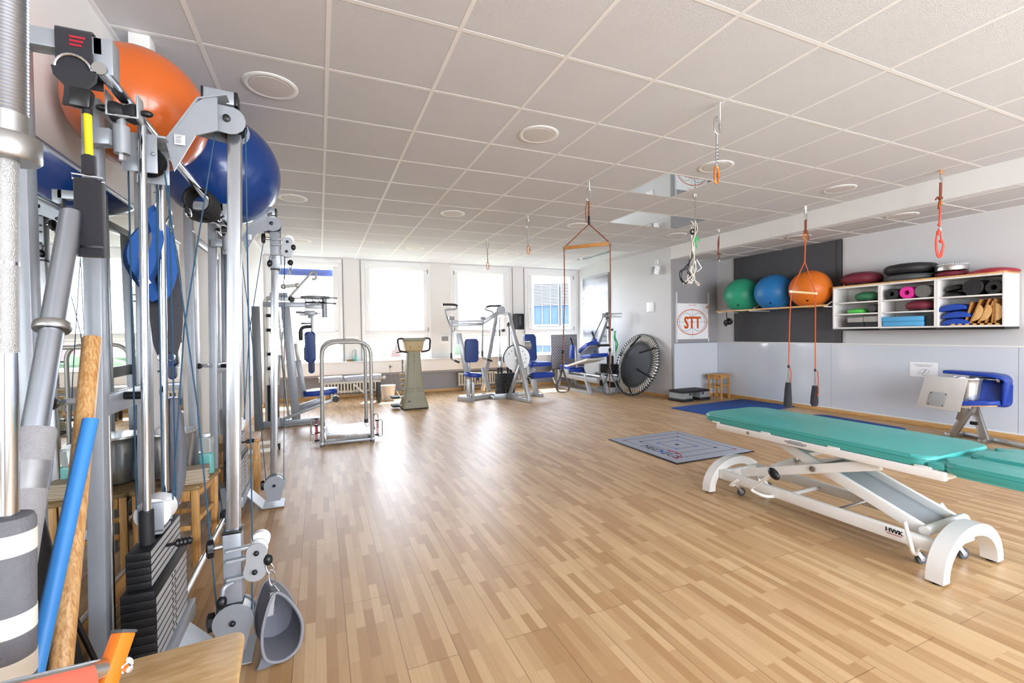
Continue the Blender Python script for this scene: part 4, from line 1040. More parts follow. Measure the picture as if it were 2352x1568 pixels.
for w, z in ((.055, 1.97), (.048, 1.985), (.04, 2.0)):
    mb.tube(catmull([(x-.02, y, 2.24), (x-.03-w*.3, y+.01, 2.15), (x-.02-w, y, 2.05), (x-.012-w*.6, y, z), (x+.01, y, z-.008), (x+w*.75, y, z+.03), (x+w*.8, y-.01, 2.08), (x+.02, y, 2.14), (x+.01, y, 2.22)], 5), .007, 8)
mb.ell((x-.035, y, 2.20), (.016, .016, .026)); mb.ell((x+.015, y, 2.12), (.022, .018, .016)); mb.ell((x-.02, y, 2.28), (.014, .014, .014)); mb.build('tubes', M['red_rubber'], t)
carab(t, (x-.005, y, 2.27), .085, .035, 'steel', .004)
# ================================================================ far end: training machines and window furniture
GM = 'grey_metal'
def on(Y): return lambda u, v: P(u, v, Y=Y)
def path_tube(t, pts, r, m, name, rr=.04, n=10): return MB().tube(fillet(pts, rr), r, n).build(name, M[m], t)

# ---- oscillating platform with two loop rails
t = thing('balance_platform', 'ribbed steel balance platform on red springs inside two grey loop handrails', 'balance platform', (.28, 5.85, 0))
mat('rail_grey', '#a9a8a4', .38, .35, coat=.2)
for i, y in enumerate((5.56, 6.14)):
    pts = [(.005, y, .0), (.02, y, 1.185), (.555, y, 1.185), (.555, y, .0)] if i == 0 else [(.015, y, .12), (.02, y, 1.20), (.545, y, 1.20), (.54, y, .12)]
    MB().tube(fillet(pts, .17, 8), .021, 14).build('loop_handrail', M['rail_grey'], t)
    MB().cyl(V(pts[0]), V(pts[0])+V((0, 0, .05)), .026, n=14).cyl(V(pts[3]), V(pts[3])+V((0, 0, .05)), .026, n=14).build('rail_socket', M['dark_grey_plastic'], t)
    hs = MB()
    for x in (.008, .552):
        for z in (.50, .56): hs.cyl((x, y-.0225, z), (x, y-.02, z), .006, n=8)
    hs.build('adjusting_holes', M['black_plastic'], t)
f = MB()
for x in (.0, .56): f.bx(x-.02, x+.02, 5.52, 6.18, .015, .05, .003)
for y in (5.55, 6.15): f.bx(-.02, .58, y-.016, y+.016, .02, .045, .003)
f.build('base_frame', M['grey_metal_light'], t)
mb = MB(); mb.bx(.055, .515, 5.585, 6.12, .085, .125, .003)
for k in range(22):
    y = 5.60+.0236*k; mb.bx(.06, .51, y-.006, y+.006, .125, .132, .002)
mb.build('ribbed_deck', M['steel'], t)
fp = MB().bx(.05, .52, 5.574, 5.585, .07, .128, .002).build('front_plate', M['steel'], t)
MB().text('POSTUROMED', (.285, 5.5735, .085), (1, 0, 0), (0, 0, 1), .032, .0012).build('lettering', M['black_plastic'], fp)
for x in (-.055, .62):
    for y in (5.62, 6.06):
        pts = [V((x+.014*math.cos(a*.9), y+.014*math.sin(a*.9), .07+.0034*a)) for a in range(48)]
        sp = MB().tube(pts, .0042, 6).build('spring', mat('spring_red%d%d' % (int(x*100) % 97, int(y*100)), '#b3202c', .4), t)
        MB().cyl((x, y, .225), (x, y, .245), .022).build('spring_cap', M['black_plastic'], t)
        dx = -.06 if x < 0 else .06
        MB().cyl((x, y, .05), (x, y, .07), .02).bar((x, y, .06), (x*.9+.03, y, .06), .02, .014).build('spring_mount', M['black_plastic'], t)
        MB().tube(fillet([(x, y, .24), (x+dx, y, .235), (x+dx, y, .04), (x, y, .04)], .02), .006, 8).build('side_bow', M['steel'], t)
MB().bx(.03, .05, 5.58, 6.12, .06, .10, .002).bx(.52, .54, 5.58, 6.12, .06, .10, .002).build('swing_rails', M['steel'], t)

# ---- beige stair trainer seen from behind
t = thing('stair_trainer', 'beige stair trainer tower seen from behind with curved black handlebars', 'stair trainer', (1.47, 7.7, 0))
mat('beige_plastic', '#8f8c76', .45, 0, .03, bump=.1); mat('beige_plastic_dark', '#b59c6c', .45, 0, .03)
Y0 = 7.66
mb = MB(); rows = []
for z, w, d in ((.02, .215, .20), (.06, .215, .20), (.16, .185, .17), (.30, .16, .145), (.34, .160, .145), (.55, .135, .12), (.8, .118, .105), (.95, .112, .10), (.99, .115, .10)):
    c = .03; q = []
    for sx, sy, a0 in ((1, 1, 0), (-1, 1, PI/2), (-1, -1, PI), (1, -1, 1.5*PI)):
        for k in range(4): a = a0+PI/2*k/3; q.append(mb.bm.verts.new((1.475+sx*(w-c)+c*math.cos(a), Y0+.12+sy*(d-c)+c*math.sin(a), z)))
    rows.append(q)
for a_, b_ in zip(rows[:-1], rows[1:]): mb.bridge(a_, b_)
mb.cap(rows[0], True); mb.cap(rows[-1]); mb.build('tower', M['beige_plastic'], t)
mb = MB(); mb.prism([(-.135, 0), (.135, 0), (.175, .20), (-.175, .20)], (1.478, Y0+.21, .975), (1, 0, 0), (0, 0, 1), .22, .02, 3); hd = mb.build('console', M['beige_plastic_dark'], t)
MB().pad((1.478, Y0+.10, 1.19), (.38, .25, .06), rotm(.12), .03, .02).build('console_cap', M['beige_plastic'], t)
for k in range(9): MB().box((1.365+.028*k, Y0-.012, 1.185), (.014, .006, .045), rotm(.12)).build('vent_slot', M['beige_plastic_dark'], hd)
for k in (-.075, .075): MB().cyl((1.478+k, Y0-.013, 1.05), (1.478+k, Y0-.006, 1.05), .010, n=12).build('screw', M['black_plastic'], hd)
for s_ in (-1, 1):
    MB().tube(fillet([(1.478+s_*.12, Y0+.05, 1.195), (1.478+s_*.28, Y0+.02, 1.195), (1.478+s_*.255, Y0-.02, .985), (1.478+s_*.12, Y0+.03, .965)], .05), .0155, 10).build('handlebar', M['cable_black'], t)
mb = MB()
for z in (.35, .30, .255):
    for s_ in (-1, 1): mb.box((1.478+s_*.085, Y0-.028+(.35-z)*.15, z), (.13, .02, .022), None, .006)
mb.build('moulded_ribs', M['beige_plastic'], t)
MB().bx(1.474, 1.480, Y0-.002, Y0+.004, .2, .97).build('centre_seam', M['beige_plastic_dark'], t)
for z in (.9, .82, .5, .2, .06): MB().cyl((1.477, Y0-.032 if z < .3 else Y0, z), (1.477, Y0+.03, z), .009, n=10).build('screw', M['black_plastic'], t)
MB().cyl((1.365, Y0-.06, .12), (1.365, Y0, .12), .028, n=16).build('power_inlet', M['black_plastic'], t)
MB().bx(1.51, 1.545, Y0-.05, Y0-.035, .09, .15).build('type_plate', M['paper'], t)
for k in range(4):
    MB().cyl((1.285-.01*k, Y0+.22, .30+.09*k), (1.33, Y0+.22, .30+.09*k), .022, n=10).build('side_knob', M['beige_plastic_dark'], t)
for z, y in ((.20, .16), (.06, .10)):
    MB().bar((1.30, Y0+y, z), (1.17, Y0+y-.02, z-.02), .03, .02).build('pedal_arm', M['steel'], t)
    MB().pad((1.17, Y0+y+.05, z-.005), (.13, .24, .03), None, .02, .008).build('pedal', M['black_rubber'], t)
MB().tube([V((1.30+.012*math.cos(a), Y0+.16+.012*math.sin(a), .62+.0032*a)) for a in range(70)], .005, 5).build('coil_cord', M['black_plastic'], t)
MB().bar((1.20, Y0+.18, .96), (1.36, Y0+.18, .97), .03, .02).build('side_grip', M['black_plastic'], t)
MB().bx(1.26, 1.69, Y0-.06, Y0+.31, 0, .022, .006).build('base_plate', M['black_rubber'], t)

# ---- butterfly machine by the mirror wall
t = thing('butterfly_machine', 'grey chest press machine with navy blue pads and seat beside the mirror wall', 'training machine', (-.35, 7.1, 0))
p = on(7.05); YB_ = 7.05
def bar(a, b, w, h, m=GM, name='frame_tube', up=(0, 0, 1), parent=None, bev=.004): return MB().bar(a, b, w, h, up, bev).build(name, M[m], parent or t)
MB().bx(-.83, -.735, 6.90, 7.0, 0, 1.67, .004).build('cover_post', M['grey_metal_dark'], t)
path_tube(t, [(-.685, 7.05, .02), (-.685, 7.05, 1.80), (-.50, 7.05, 1.81)], .028, 'beige_metal', 'arched_upright', .1)
bar((-.76, 7.05, .05), (.03, 7.05, .05), .08, .08, name='base_tube')
MB().bx(.0, .045, 6.99, 7.11, .0, .095, .004).build('end_cap', M['dark_grey_plastic'], t)
bar((-.325, 7.05, .09), (-.43, 7.05, 1.67), .11, .105, name='main_column', up=(0, 1, 0))
bar((-.70, 7.05, 1.705), (-.18, 7.05, 1.705), .09, .07, name='top_beam')
bar((-.66, 7.05, 1.79), (-.37, 7.05, 1.79), .08, .055, 'grey_metal_light', 'top_bracket')
MB().cyl((-.62, 7.05, 1.845), (-.40, 7.05, 1.845), .028).build('damper', M['grey_metal_light'], t)
MB().cyl((-.35, 7.01, 1.78), (-.35, 7.09, 1.78), .042).build('pulley', M['black_plastic'], t)
MB().cyl((-.35, 7.05, 1.80), (.03, 7.05, 1.80), .008).cyl((-.4, 7.05, 1.73), (.0, 7.05, 1.735), .007).build('belt', M['cable_black'], t)
mb = MB(); mb.cyl((-.04, 7.05, 1.795), (-.04, 7.05, 1.825), .20, n=40); mb.bar((.10, 6.98, 1.815), (.25, 6.98, 1.80), .05, .02); mb.build('cam_disc', M['grey_metal_dark'], t)
mb = MB(); mb.cyl((-.04, 7.05, 1.725), (-.04, 7.05, 1.75), .14, n=36); mb.bar((.0, 7.0, 1.735), (.23, 7.0, 1.725), .045, .02); mb.build('cam_disc', M['black_plastic'], t)
for x in (-.17, -.07, .01): MB().cyl((x, 7.03, 1.70), (x, 7.03, 1.81), .014, n=10).build('spacer_bolt', M['steel'], t)
MB().bx(-.18, .04, 7.0, 7.1, 1.655, 1.715, .004).build('swivel_block', M['grey_metal_light'], t)
MB().cyl((.075, 7.05, 1.525), (.075, 7.05, 1.81), .036, n=20).build('swivel_tube', M['grey_metal'], t)
bar((-.30, 7.05, 1.60), (-.02, 7.05, 1.585), .035, .035, 'grey_metal_dark', 'arm_tube'); MB().bx(-.19, -.05, 7.0, 7.1, 1.555, 1.625, .01).build('clamp', M['grey_metal'], t)
bar((-.05, 7.05, 1.575), (.13, 7.05, 1.60), .03, .02, 'steel', 'arm_tube'); bar((-.26, 7.03, 1.565), (-.10, 7.03, 1.56), .02, .02, 'grey_metal_dark', 'grip_rod'); bar((-.24, 7.03, 1.44), (-.10, 7.03, 1.44), .035, .03, 'grey_metal_dark', 'grip_rod')
MB().cyl((-.115, 7.05, 1.52), (-.115, 7.05, 1.57), .03, n=14).cyl((-.15, 7.05, 1.525), (-.08, 7.05, 1.525), .01).build('clamp_screw', M['grey_plastic'], t)
MB().cyl((-.095, 7.05, 1.32), (-.095, 7.05, 1.60), .019).build('pad_rod', M['grey_metal_light'], t)
path_tube(t, [(-.10, 7.05, 1.395), (-.245, 7.05, 1.39), (-.245, 7.05, 1.20)], .025, 'cable_black', 'curved_handle', .08)
mb = MB(); mb.pad((-.125, 7.05, 1.105), (.14, .44, .10), rotm(PI/2, 0, 0), .05, .03); mb.build('arm_pad', M['navy_vinyl'], t)
mb = MB(); mb.pad((-.115, 7.14, .84), (.085, .24, .09), rotm(PI/2, 0, 0), .04, .02); mb.build('arm_pad', M['navy_vinyl'], t)
MB().bx(-.135, -.10, 7.085, 7.096, .75, .92).build('pad_strap', M['black_plastic'], t)
MB().bx(-.205, -.19, 7.0, 7.1, .92, 1.1, .003).build('pad_mount', M['black_plastic'], t)
bar((-.215, 7.05, .38), (-.285, 7.05, .92), .075, .075, 'grey_metal', 'seat_column', (0, 1, 0)); bar((-.28, 7.05, .90), (-.315, 7.05, 1.16), .045, .045, 'rail_grey', 'seat_column', (0, 1, 0))
MB().pad((.0, 7.05, .455), (.45, .34, .075), rotm(0, -.06, 0), .12, .03).build('seat', M['blue_vinyl'], t)
bar((-.30, 7.05, .24), (.0, 7.05, .33), .07, .08, 'grey_metal', 'seat_arm'); MB().cyl((-.02, 7.05, .32), (-.02, 7.05, .42), .02).build('seat_post', M['grey_metal_light'], t)
bar((-.52, 6.98, .10), (.20, 6.98, .345), .045, .04, 'grey_metal_light', 'lever'); MB().cyl((.20, 6.90, .35), (.20, 7.06, .35), .045, n=18).build('roller_pad', M['black_plastic'], t)
MB().cyl((-.54, 6.95, .02), (-.54, 6.95, .14), .03, n=12).build('lever_foot', M['grey_metal'], t)
MB().cyl((-.52, 7.0, 1.64), (-.42, 7.0, .10), .012).cyl((-.49, 7.03, 1.0), (-.42, 7.03, .10), .016).build('push_rod', M['rail_grey'], t)
for k in range(2): MB().cyl((-.64+.07*k, 7.05, .1), (-.64+.07*k, 7.05, 1.76), .010, n=10).build('guide_rod', M['chrome'], t)
mb = MB(); 
for k in range(11): MB().bx(-.67, -.54, 6.96, 7.14, .10+.045*k, .142+.045*k, .002).build('weight_plate', M['black_iron'], t)
MB().pad((-.60, 7.32, 1.18), (.06, .28, .42), None, .02, .02).build('back_pad', M['navy_vinyl'], t)
MB().pad((-.58, 7.36, .75), (.08, .3, .5), rotm(0, .1, 0), .02, .02).build('back_frame', M['grey_metal_light'], t)
for z in (1.55, 1.35, 1.02, .82): MB().cyl((-.66, 6.98, z), (-.54, 6.98, z), .022, n=10).build('adjusting_knob', M['black_plastic'], t)
# lat bar leaning in front of the window
q = on(7.6)
MB().tube(fillet([q(664, 683), q(718, 623), q(727, 628), q(725, 642), q(716, 640)], .03), .018, 10).build('press_handle', M['rail_grey'], t)
MB().bar((-.37, 7.09, 1.80), q(664, 683), .03, .03).build('press_arm', M['grey_metal'], t)

# ---- pulley machine with two seats
t = thing('pulley_machine', 'light grey pulley machine with two weight stacks and blue seats before the third window', 'training machine', (3.2, 8.0, 0))
GL = 'grey_metal_light'
a = on(8.1)
MB().bar((2.46, 8.05, .045), (3.10, 8.25, .045), .09, .08, (0, 0, 1), .004).build('base_tube', M[GL], t)
MB().bar((2.41, 8.22, .04), (2.56, 7.93, .04), .09, .08, (0, 0, 1), .006).build('base_foot', M[GL], t)
MB().bx(2.52, 2.58, 8.02, 8.10, .04, .42, .004).build('seat_column', M[GL], t); MB().bx(2.60, 2.65, 7.99, 8.07, .0, .34, .004).build('seat_column', M[GL], t)
MB().pad((2.65, 8.08, .485), (.33, .34, .085), rotm(0, .12, .1), .14, .035).build('seat', M['blue_vinyl'], t)
MB().cyl((2.74, 8.05, .38), (2.74, 8.05, .46), .02).build('seat_lever', M['black_plastic'], t)
MB().pad((2.62, 8.05, .945), (.26, .44, .07), rotm(PI/2, 0, .12), .05, .025).build('backrest', M['navy_vinyl'], t)
MB().bx(2.56, 2.61, 8.10, 8.15, .4, .95, .004).build('back_post', M[GL], t)
MB().bar(a(1073, 858), a(1053, 765), .09, .07, (0, 1, 0), .004).build('rear_column', M[GL], t)
MB().bar(a(1048, 790), a(1048, 760), .05, .05).build('bracket', M[GL], t)
MB().bar(a(1038, 746), a(1110, 744), .06, .06, (0, 0, 1), .004).build('cross_beam', M[GL], t)
MB().bar(a(1038, 738), a(1110, 737), .05, .03, (0, 0, 1), .003).build('cross_beam', M['grey_metal'], t)
MB().bar(a(1108, 741), a(1142, 719), .06, .08, (0, 0, 1), .004).build('top_arm', M[GL], t)
b = on(7.95)
for uv in ([(1037, 733), (1036.5, 823), (1040, 826), (1055, 832)], [(1109, 733), (1108, 818), (1111, 823), (1130, 829)]):
    pts = [b(*x) for x in uv]; MB().tube(fillet(pts, .03), .016, 10).build('hanging_arm', M['grey_metal'], t)
    MB().cyl(pts[-1], pts[-1]+(pts[-2]-pts[-1]).normalized()*.10, .02, n=12).build('hand_grip', M['black_plastic'], t)
    MB().cyl(pts[1], pts[1]+V((0, 0, .10)), .019, n=12).build('grip_sleeve', M['black_plastic'], t)
    MB().cyl(pts[0]+V((-.05, 0, .02)), pts[0]+V((.05, 0, .02)), .03, n=14).build('joint', M['grey_metal'], t)
for uv in ([(1016, 699), (1046, 700), (1049, 706), (1044, 710), (1028, 711), (1023, 716), (1034, 748), (1040, 762)], [(1151, 702), (1124, 703), (1116, 707), (1116, 711), (1129, 715), (1134, 720)]):
    pts = catmull([a(*x) for x in uv], 5); MB().tube(pts, .017, 10).build('upper_handle', M['grey_metal'], t)
    MB().tube(pts[:9], .021, 10).build('hand_grip', M['black_plastic'], t)
MB().bar(a(1140, 722), P(1109, 896, Y=8.65), .075, .055, (0, 1, 0), .004).build('frame_leg', M[GL], t)
MB().bar(P(1109, 845, Y=8.45), P(1124, 898, Y=8.1), .07, .05, (0, 1, 0), .004).build('frame_leg', M[GL], t)
MB().bar((3.04, 8.65, .03), (3.05, 8.0, .03), .06, .05, (0, 0, 1), .004).build('base_tube', M[GL], t)
TR = V((3.37, 8.0, 1.64)); BR = V((3.47, 7.33, .03))
MB().bar(TR, BR, .085, .06, (1, 0, 0), .004).build('frame_leg', M[GL], t)
MB().bar(TR+(BR-TR)*.58, V((3.33, 7.95, .03)), .075, .05, (1, 0, 0), .004).build('frame_leg', M[GL], t)
MB().bar(BR+V((0, -.03, .005)), (3.33, 8.05, .035), .075, .06, (0, 0, 1), .004).build('base_tube', M[GL], t)
MB().bx(3.06, 3.56, 8.02, 8.14, .0, .10, .006).build('stack_base', M[GL], t)
MB().bar(a(1138, 720), TR, .08, .05, (0, 0, 1), .004).build('top_beam', M[GL], t)
MB().lathe([(.02, -.03), (.085, -.03), (.085, -.02), (.07, -.012), (.07, .012), (.085, .02), (.085, .03), (.02, .03)], a(1149, 714)+V((0, -.04, .01)), (0, 1, 0), n=28).build('top_pulley', M['grey_metal'], t)
def stack(par, x0, x1, y0, y1, z0, n, th, m='black_iron'):
    for k in range(n): MB().bx(x0, x1, y0, y1, z0+th*k, z0+th*k+th*.86, .002).build('weight_plate', M[m], par)
for x in (3.20, 3.40):
    for k in range(13): MB().bx(x-.085, x+.085, 8.02, 8.14, .10+.0305*k, .127+.0305*k, .002).build('weight_plate', M['black_iron'], t)
    for d in (-.035, .035): MB().cyl((x+d, 8.08, .48), (x+d, 8.08, 1.60 if x < 3.3 else 1.35), .011, n=10).build('guide_rod', M['chrome'], t)
    for d in (-.035, .035): MB().cyl((x+d, 8.08, .49), (x+d, 8.08, .60), .022, n=10).build('rod_sleeve', M['black_rubber'], t)
    MB().tube([(x, 8.06, .50), (x, 8.06, 1.58)], .010, 6).build('belt', M['cable_black'], t)
    MB().bx(x-.03, x+.03, 8.05, 8.10, .60, .72, .006).build('belt_clamp', M['steel'], t)
MB().tube([(3.41, 7.98, 1.50), (3.52, 7.88, 1.02)], .012, 6).build('belt', M['cable_black'], t)
MB().cyl((3.40, 7.97, 1.44), (3.40, 8.03, 1.44), .07, n=20).build('belt_wheel', M['black_plastic'], t)
MB().cyl((3.255, 7.99, 1.32), (3.255, 8.05, 1.32), .03).build('knob', M['black_plastic'], t)
CD = V((3.44, 7.80, .785)); CN = V((-.35, -1, 0)).normalized()
MB().lathe([(0, -.012), (.245, -.012), (.245, .012), (0, .012)], CD, CN, n=48).build('cam_disc', mat('cam_white', '#c9cbcc', .35, .2), t)
MB().torus(CD+CN*-.01, CN, .25, .016, 40, 8, 0, PI*.9, ref=(.8, -.3, .6)).build('cam_rim', M['black_plastic'], t)
MB().lathe([(0, .012), (.04, .012), (.04, .03), (0, .034)], CD, CN, n=18).build('hub', M['steel'], t)
hb_ = MB()
ux_ = CN.cross(V((0, 0, 1)))
for k in range(8):
    an = .5+k*.45; c_ = CD+ux_*(.17*math.cos(an))+V((0, 0, .17*math.sin(an))); hb_.cyl(c_+CN*.012, c_+CN*.0135, .014, n=10)
hb_.build('index_holes', M['grey_plastic'], t)
# right seat with leg roller
MB().pad((3.87, 8.12, .965), (.26, .54, .08), rotm(PI/2-.08, 0, .1), .05, .03).build('backrest', M['navy_vinyl'], t)
MB().pad((3.98, 8.0, .645), (.46, .40, .085), rotm(0, .02, .06), .05, .03).build('seat', M['blue_vinyl'], t)
MB().bar((3.86, 8.05, .60), (3.80, 7.95, .52), .05, .08).build('seat_bracket', M[GL], t)
MB().cyl((3.74, 7.78, .435), (4.21, 7.84, .430), .062, n=24).build('leg_roller', M['blue_vinyl'], t)
MB().cyl((4.21, 7.84, .43), (4.235, 7.843, .43), .045, n=16).build('roller_cap', M['black_plastic'], t)
MB().bar((3.66, 7.85, .72), (3.68, 7.82, .44), .05, .05).build('lever_arm', M[GL], t); MB().cyl((3.68, 7.82, .44), (3.76, 7.80, .43), .03).cyl((3.66, 7.79, .40), (3.70, 7.80, .28), .014).build('lever_joint', M['black_plastic'], t)
MB().cyl((3.60, 7.86, 1.02), (3.74, 7.87, 1.02), .085, n=24).build('knee_roller', M['rail_grey'], t)
MB().bar((3.67, 7.93, 1.0), (3.66, 7.90, .70), .06, .05).build('knee_post', M[GL], t)
MB().cyl((3.60, 7.84, .78), (3.66, 7.84, .78), .08, n=22).build('swivel_disc', M['grey_metal'], t)
MB().bar((3.86, 8.05, .58), (3.96, 8.05, .03), .10, .06, (0, 1, 0), .004).build('seat_leg', M[GL], t)
MB().bar((3.88, 8.25, .03), (4.02, 7.9, .03), .09, .06, (0, 0, 1), .006).build('base_foot', M[GL], t)
MB().bar((3.45, 8.08, .05), (3.92, 8.08, .05), .06, .06, (0, 0, 1), .004).build('base_tube', M[GL], t)

# ---- leg press in the window corner
t = thing('leg_press', 'reclined leg press machine with blue pads and chequer steel foot plate in the window corner', 'training machine', (5.35, 8.4, 0))
for x in (5.0, 5.42):
    MB().bar((x, 9.05, .03), (x, 7.66, .03), .06, .06, (0, 0, 1), .004).build('base_tube', M[GL], t)
    MB().bar((x, 7.69, .02), (x, 7.86, .38), .07, .06, (0, 1, 0), .004).build('frame_leg', M[GL], t)
    MB().bar((x, 8.98, .02), (x, 8.95, .42), .06, .06, (0, 1, 0), .004).build('frame_leg', M[GL], t)
    MB().bar((x, 9.0, .31), (x, 7.45, .30), .05, .09, (0, 0, 1), .004).build('slide_beam', M[GL], t)
    MB().cyl((x+.06, 8.72, .385), (x+.06, 7.42, .385), .022, n=14).build('slide_rail', M['chrome'], t)
MB().bar((5.20, 8.35, .34), (5.20, 7.95, .03), .04, .04, (0, 1, 0)).build('damper', M['steel'], t)
MB().bx(4.97, 5.03, 8.55, 8.83, .27, .45, .006).build('end_plate', M[GL], t)
fp = MB(); fp.bx(4.99, 5.69, 9.30, 9.325, .40, 1.21, .003); fpl = fp.build('foot_plate', mat('tread_steel', '#6a6b6e', .45, .5, .1), t)
st_ = MB()
for i in range(20):
    for j in range(22):
        c_ = (5.015+.035*i, 9.298, .43+.0355*j); s_ = 1 if (i+j) % 2 else -1
        st_.box(c_, (.029, .007, .012), rotm(0, s_*PI/4, 0))
tag(st_.build('tread_studs', mat('stud', '#cfcfd0', .4), fpl), kind='stuff')
MB().bar((5.15, 9.36, .04), (5.15, 9.36, .8), .06, .05).bar((5.55, 9.36, .04), (5.55, 9.36, .8), .06, .05).build('plate_stand', M[GL], t)
MB().tube(fillet([(4.93, 9.2, .38), (4.90, 9.1, .25), (4.93, 9.02, .1)], .06), .012, 8).build('cable_loop', M['white_plastic'], t)
MB().pad((5.22, 8.75, .46), (.42, .55, .09), rotm(.13, 0, 0), .08, .035).build('seat', M['blue_vinyl'], t)
bk = rotm(.42, 0, 0)
def back(x, y, z, rx): return MB().pad((x, y, z), (.40, .62, .09), rotm(rx, 0, 0), .07, .035)
MB().bar((5.20, 8.62, .52), (5.28, 7.90, .70), .46, .04, (0, 0, 1), .004).build('carriage', M['beige_metal'], t)
MB().pad((5.30, 7.98, .76), (.44, .48, .07), rotm(-.12, 0, 0), .06, .03).build('lower_back_pad', M['blue_vinyl'], t)
MB().pad((5.36, 8.28, .92), (.34, .44, .085), rotm(-.50, 0, .1), .07, .035).build('upper_back_pad', M['blue_vinyl'], t)
MB().pad((5.36, 8.24, .875), (.32, .40, .02), rotm(-.50, 0, .1), .05, .005).build('pad_board', M['grey_plastic'], t)
for x, y, zz in ((5.08, 8.42, .84), (5.56, 8.30, .97)):
    MB().pad((x-.02, y+.05, zz), (.09, .11, .30), rotm(.2, 0, 0), .03, .03).build('shoulder_pad', M['blue_vinyl'], t)
    MB().bar((x, y-.02, zz+.12), (x+.01, y-.08, zz-.34), .05, .03, (1, 0, 0), .003).build('pad_bracket', M[GL], t)
    MB().cyl((x-.01, y+.02, zz+.10), (x-.035, y+.10, zz+.30), .021, n=12).build('handle', M['black_plastic'], t)
MB().cyl((5.38, 7.95, .98), (5.62, 7.90, .98), .025, n=12).build('handle', M['black_plastic'], t)
MB().bar((5.62, 7.93, 1.62), (5.55, 8.62, .40), .09, .07, (1, 0, 0), .004).build('inclined_mast', M[GL], t)
MB().bar((5.54, 7.98, 1.60), (5.47, 8.60, .75), .02, .012, (1, 0, 0)).build('belt', M['cable_black'], t)
MB().bar((5.50, 7.98, 1.61), (5.84, 7.76, 1.61), .10, .09, (0, 0, 1), .006).build('mast_head', M[GL], t)
MB().cyl((5.52, 7.90, 1.60), (5.58, 7.88, 1.60), .075, n=22).build('belt_wheel', M['grey_metal_dark'], t)
for y in (7.82, 7.98): MB().cyl((5.64, y, .55), (5.64, y, 1.58), .014, n=10).build('guide_rod', M['chrome'], t)
for y in (7.82, 7.98): MB().cyl((5.64, y, .57), (5.64, y, .76), .026, n=10).build('rod_sleeve', M['black_rubber'], t)
MB().cyl((5.64, 7.98, 1.32), (5.64, 7.98, 1.38), .03, n=12).cyl((5.64, 7.82, 1.28), (5.64, 7.82, 1.33), .025).build('stop_collar', M['black_plastic'], t)
for k in range(9): MB().bx(5.50, 5.76, 7.72, 8.10, .30+.031*k-.18, .328+.031*k-.18, .002).build('weight_plate', M['black_iron'], t)
for k in range(6): MB().bx(5.52, 5.74, 7.74, 8.08, .40+.031*k, .428+.031*k, .002).build('weight_plate', M['black_iron'], t)
MB().bx(5.46, 5.78, 7.70, 8.12, .0, .11, .006).build('stack_base', M[GL], t)
MB().bar((5.42, 7.62, .33), (5.70, 7.66, .33), .07, .14, (0, 0, 1), .006).build('cross_beam', M[GL], t)
MB().lathe([(0, -.01), (.20, -.01), (.20, .01), (0, .01)], (5.45, 8.25, .50), (-.6, -1, 0), n=36).build('cam_disc', M['cam_white'], t)
mb = MB(); rnd = random.Random(5)
for k in range(5):
    mb.tube(catmull([(5.64+rnd.uniform(-.02, .02), 7.72+rnd.uniform(-.02, .02), 1.28), (5.62+rnd.uniform(-.03, .03), 7.72, 1.15), (5.66+rnd.uniform(-.03, .03), 7.71, 1.0), (5.63+rnd.uniform(-.04, .04), 7.71, .86-.03*k)]), 0, flat=(.03, .003))
tag(mb.build('resistance_band', M['green_band']), 'green resistance band knotted on the leg press mast in the window corner', 'resistance band')

# ---- folded bench, radiators, bins and small things under the windows
t = thing('padded_bench', 'low bench with two grey-edged white pads in front of the radiator', 'bench', (.62, 8.75, 0))
for x0, x1 in ((-.03, .37), (.39, 1.05)):
    MB().pad(((x0+x1)/2, 8.75, .475), (x1-x0, .34, .085), rotm(0, -.03, 0), .06, .035).build('cushion', mat('bench_vinyl%d' % int(x0*100), '#b9bcc6', .35), t)
MB().bx(.0, 1.03, 8.62, 8.66, .39, .43, .003).bx(.0, 1.03, 8.84, 8.88, .39, .43, .003).build('frame', M['beige_metal'], t)
MB().bar((.55, 8.65, .38), (.76, 8.65, .18), .03, .03).build('strut', M['beige_metal'], t)
for x in (.05, ): MB().bar((x, 8.75, .40), (x, 8.75, .0), .05, .05).build('leg', M['beige_metal'], t)
MB().bar((1.0, 8.68, .42), (1.0, 8.68, .0), .06, .05).bar((1.0, 8.84, .42), (1.0, 8.84, .0), .06, .05).build('leg', M['black_plastic'], t)
def radiator(x0, x1, label):
    r = thing('radiator', label, 'radiator', ((x0+x1)/2, 9.62, .1), 'ribbed radiators under the windows')
    n = int((x1-x0)/.06); 
    for k in range(n):
        x = x0+.06*k+.03
        MB().pad((x, 9.62, .255), (.036, .11, .30), None, .015, .014, 2, 3).build('rib', M['beige_metal'], r)
    MB().cyl((x0, 9.60, .375), (x1, 9.60, .375), .022).cyl((x0, 9.60, .135), (x1, 9.60, .135), .022).build('header_pipes', M['beige_metal'], r)
    for x in (x0+.15, x1-.15): MB().bx(x-.015, x+.015, 9.60, 9.64, .0, .13).build('foot', M['beige_metal'], r)
    MB().cyl((x1, 9.60, .375), (x1+.10, 9.60, .375), .015).cyl((x1+.09, 9.60, .36), (x1+.09, 9.52, .40), .03).build('valve', M['white_plastic'], r)
    return r
radiator(.05, 1.12, 'ribbed beige radiator behind the padded bench')
radiator(2.80, 4.55, 'ribbed beige radiator behind the pulley machine weight stacks')
tm = mat('translucent_white', '#e4e6e8', .4, 0, .02, trans=.25)
t = MB(); t.lathe([(0, .002), (.105, 0), (.108, .01), (.145, .27), (.150, .285), (.146, .285), (.141, .27), (.103, .012), (0, .01)], (1.20, 8.95, 0), n=32)
tag(t.build('waste_bin', tm), 'translucent white waste bin on the floor beside the stair trainer', 'waste bin')
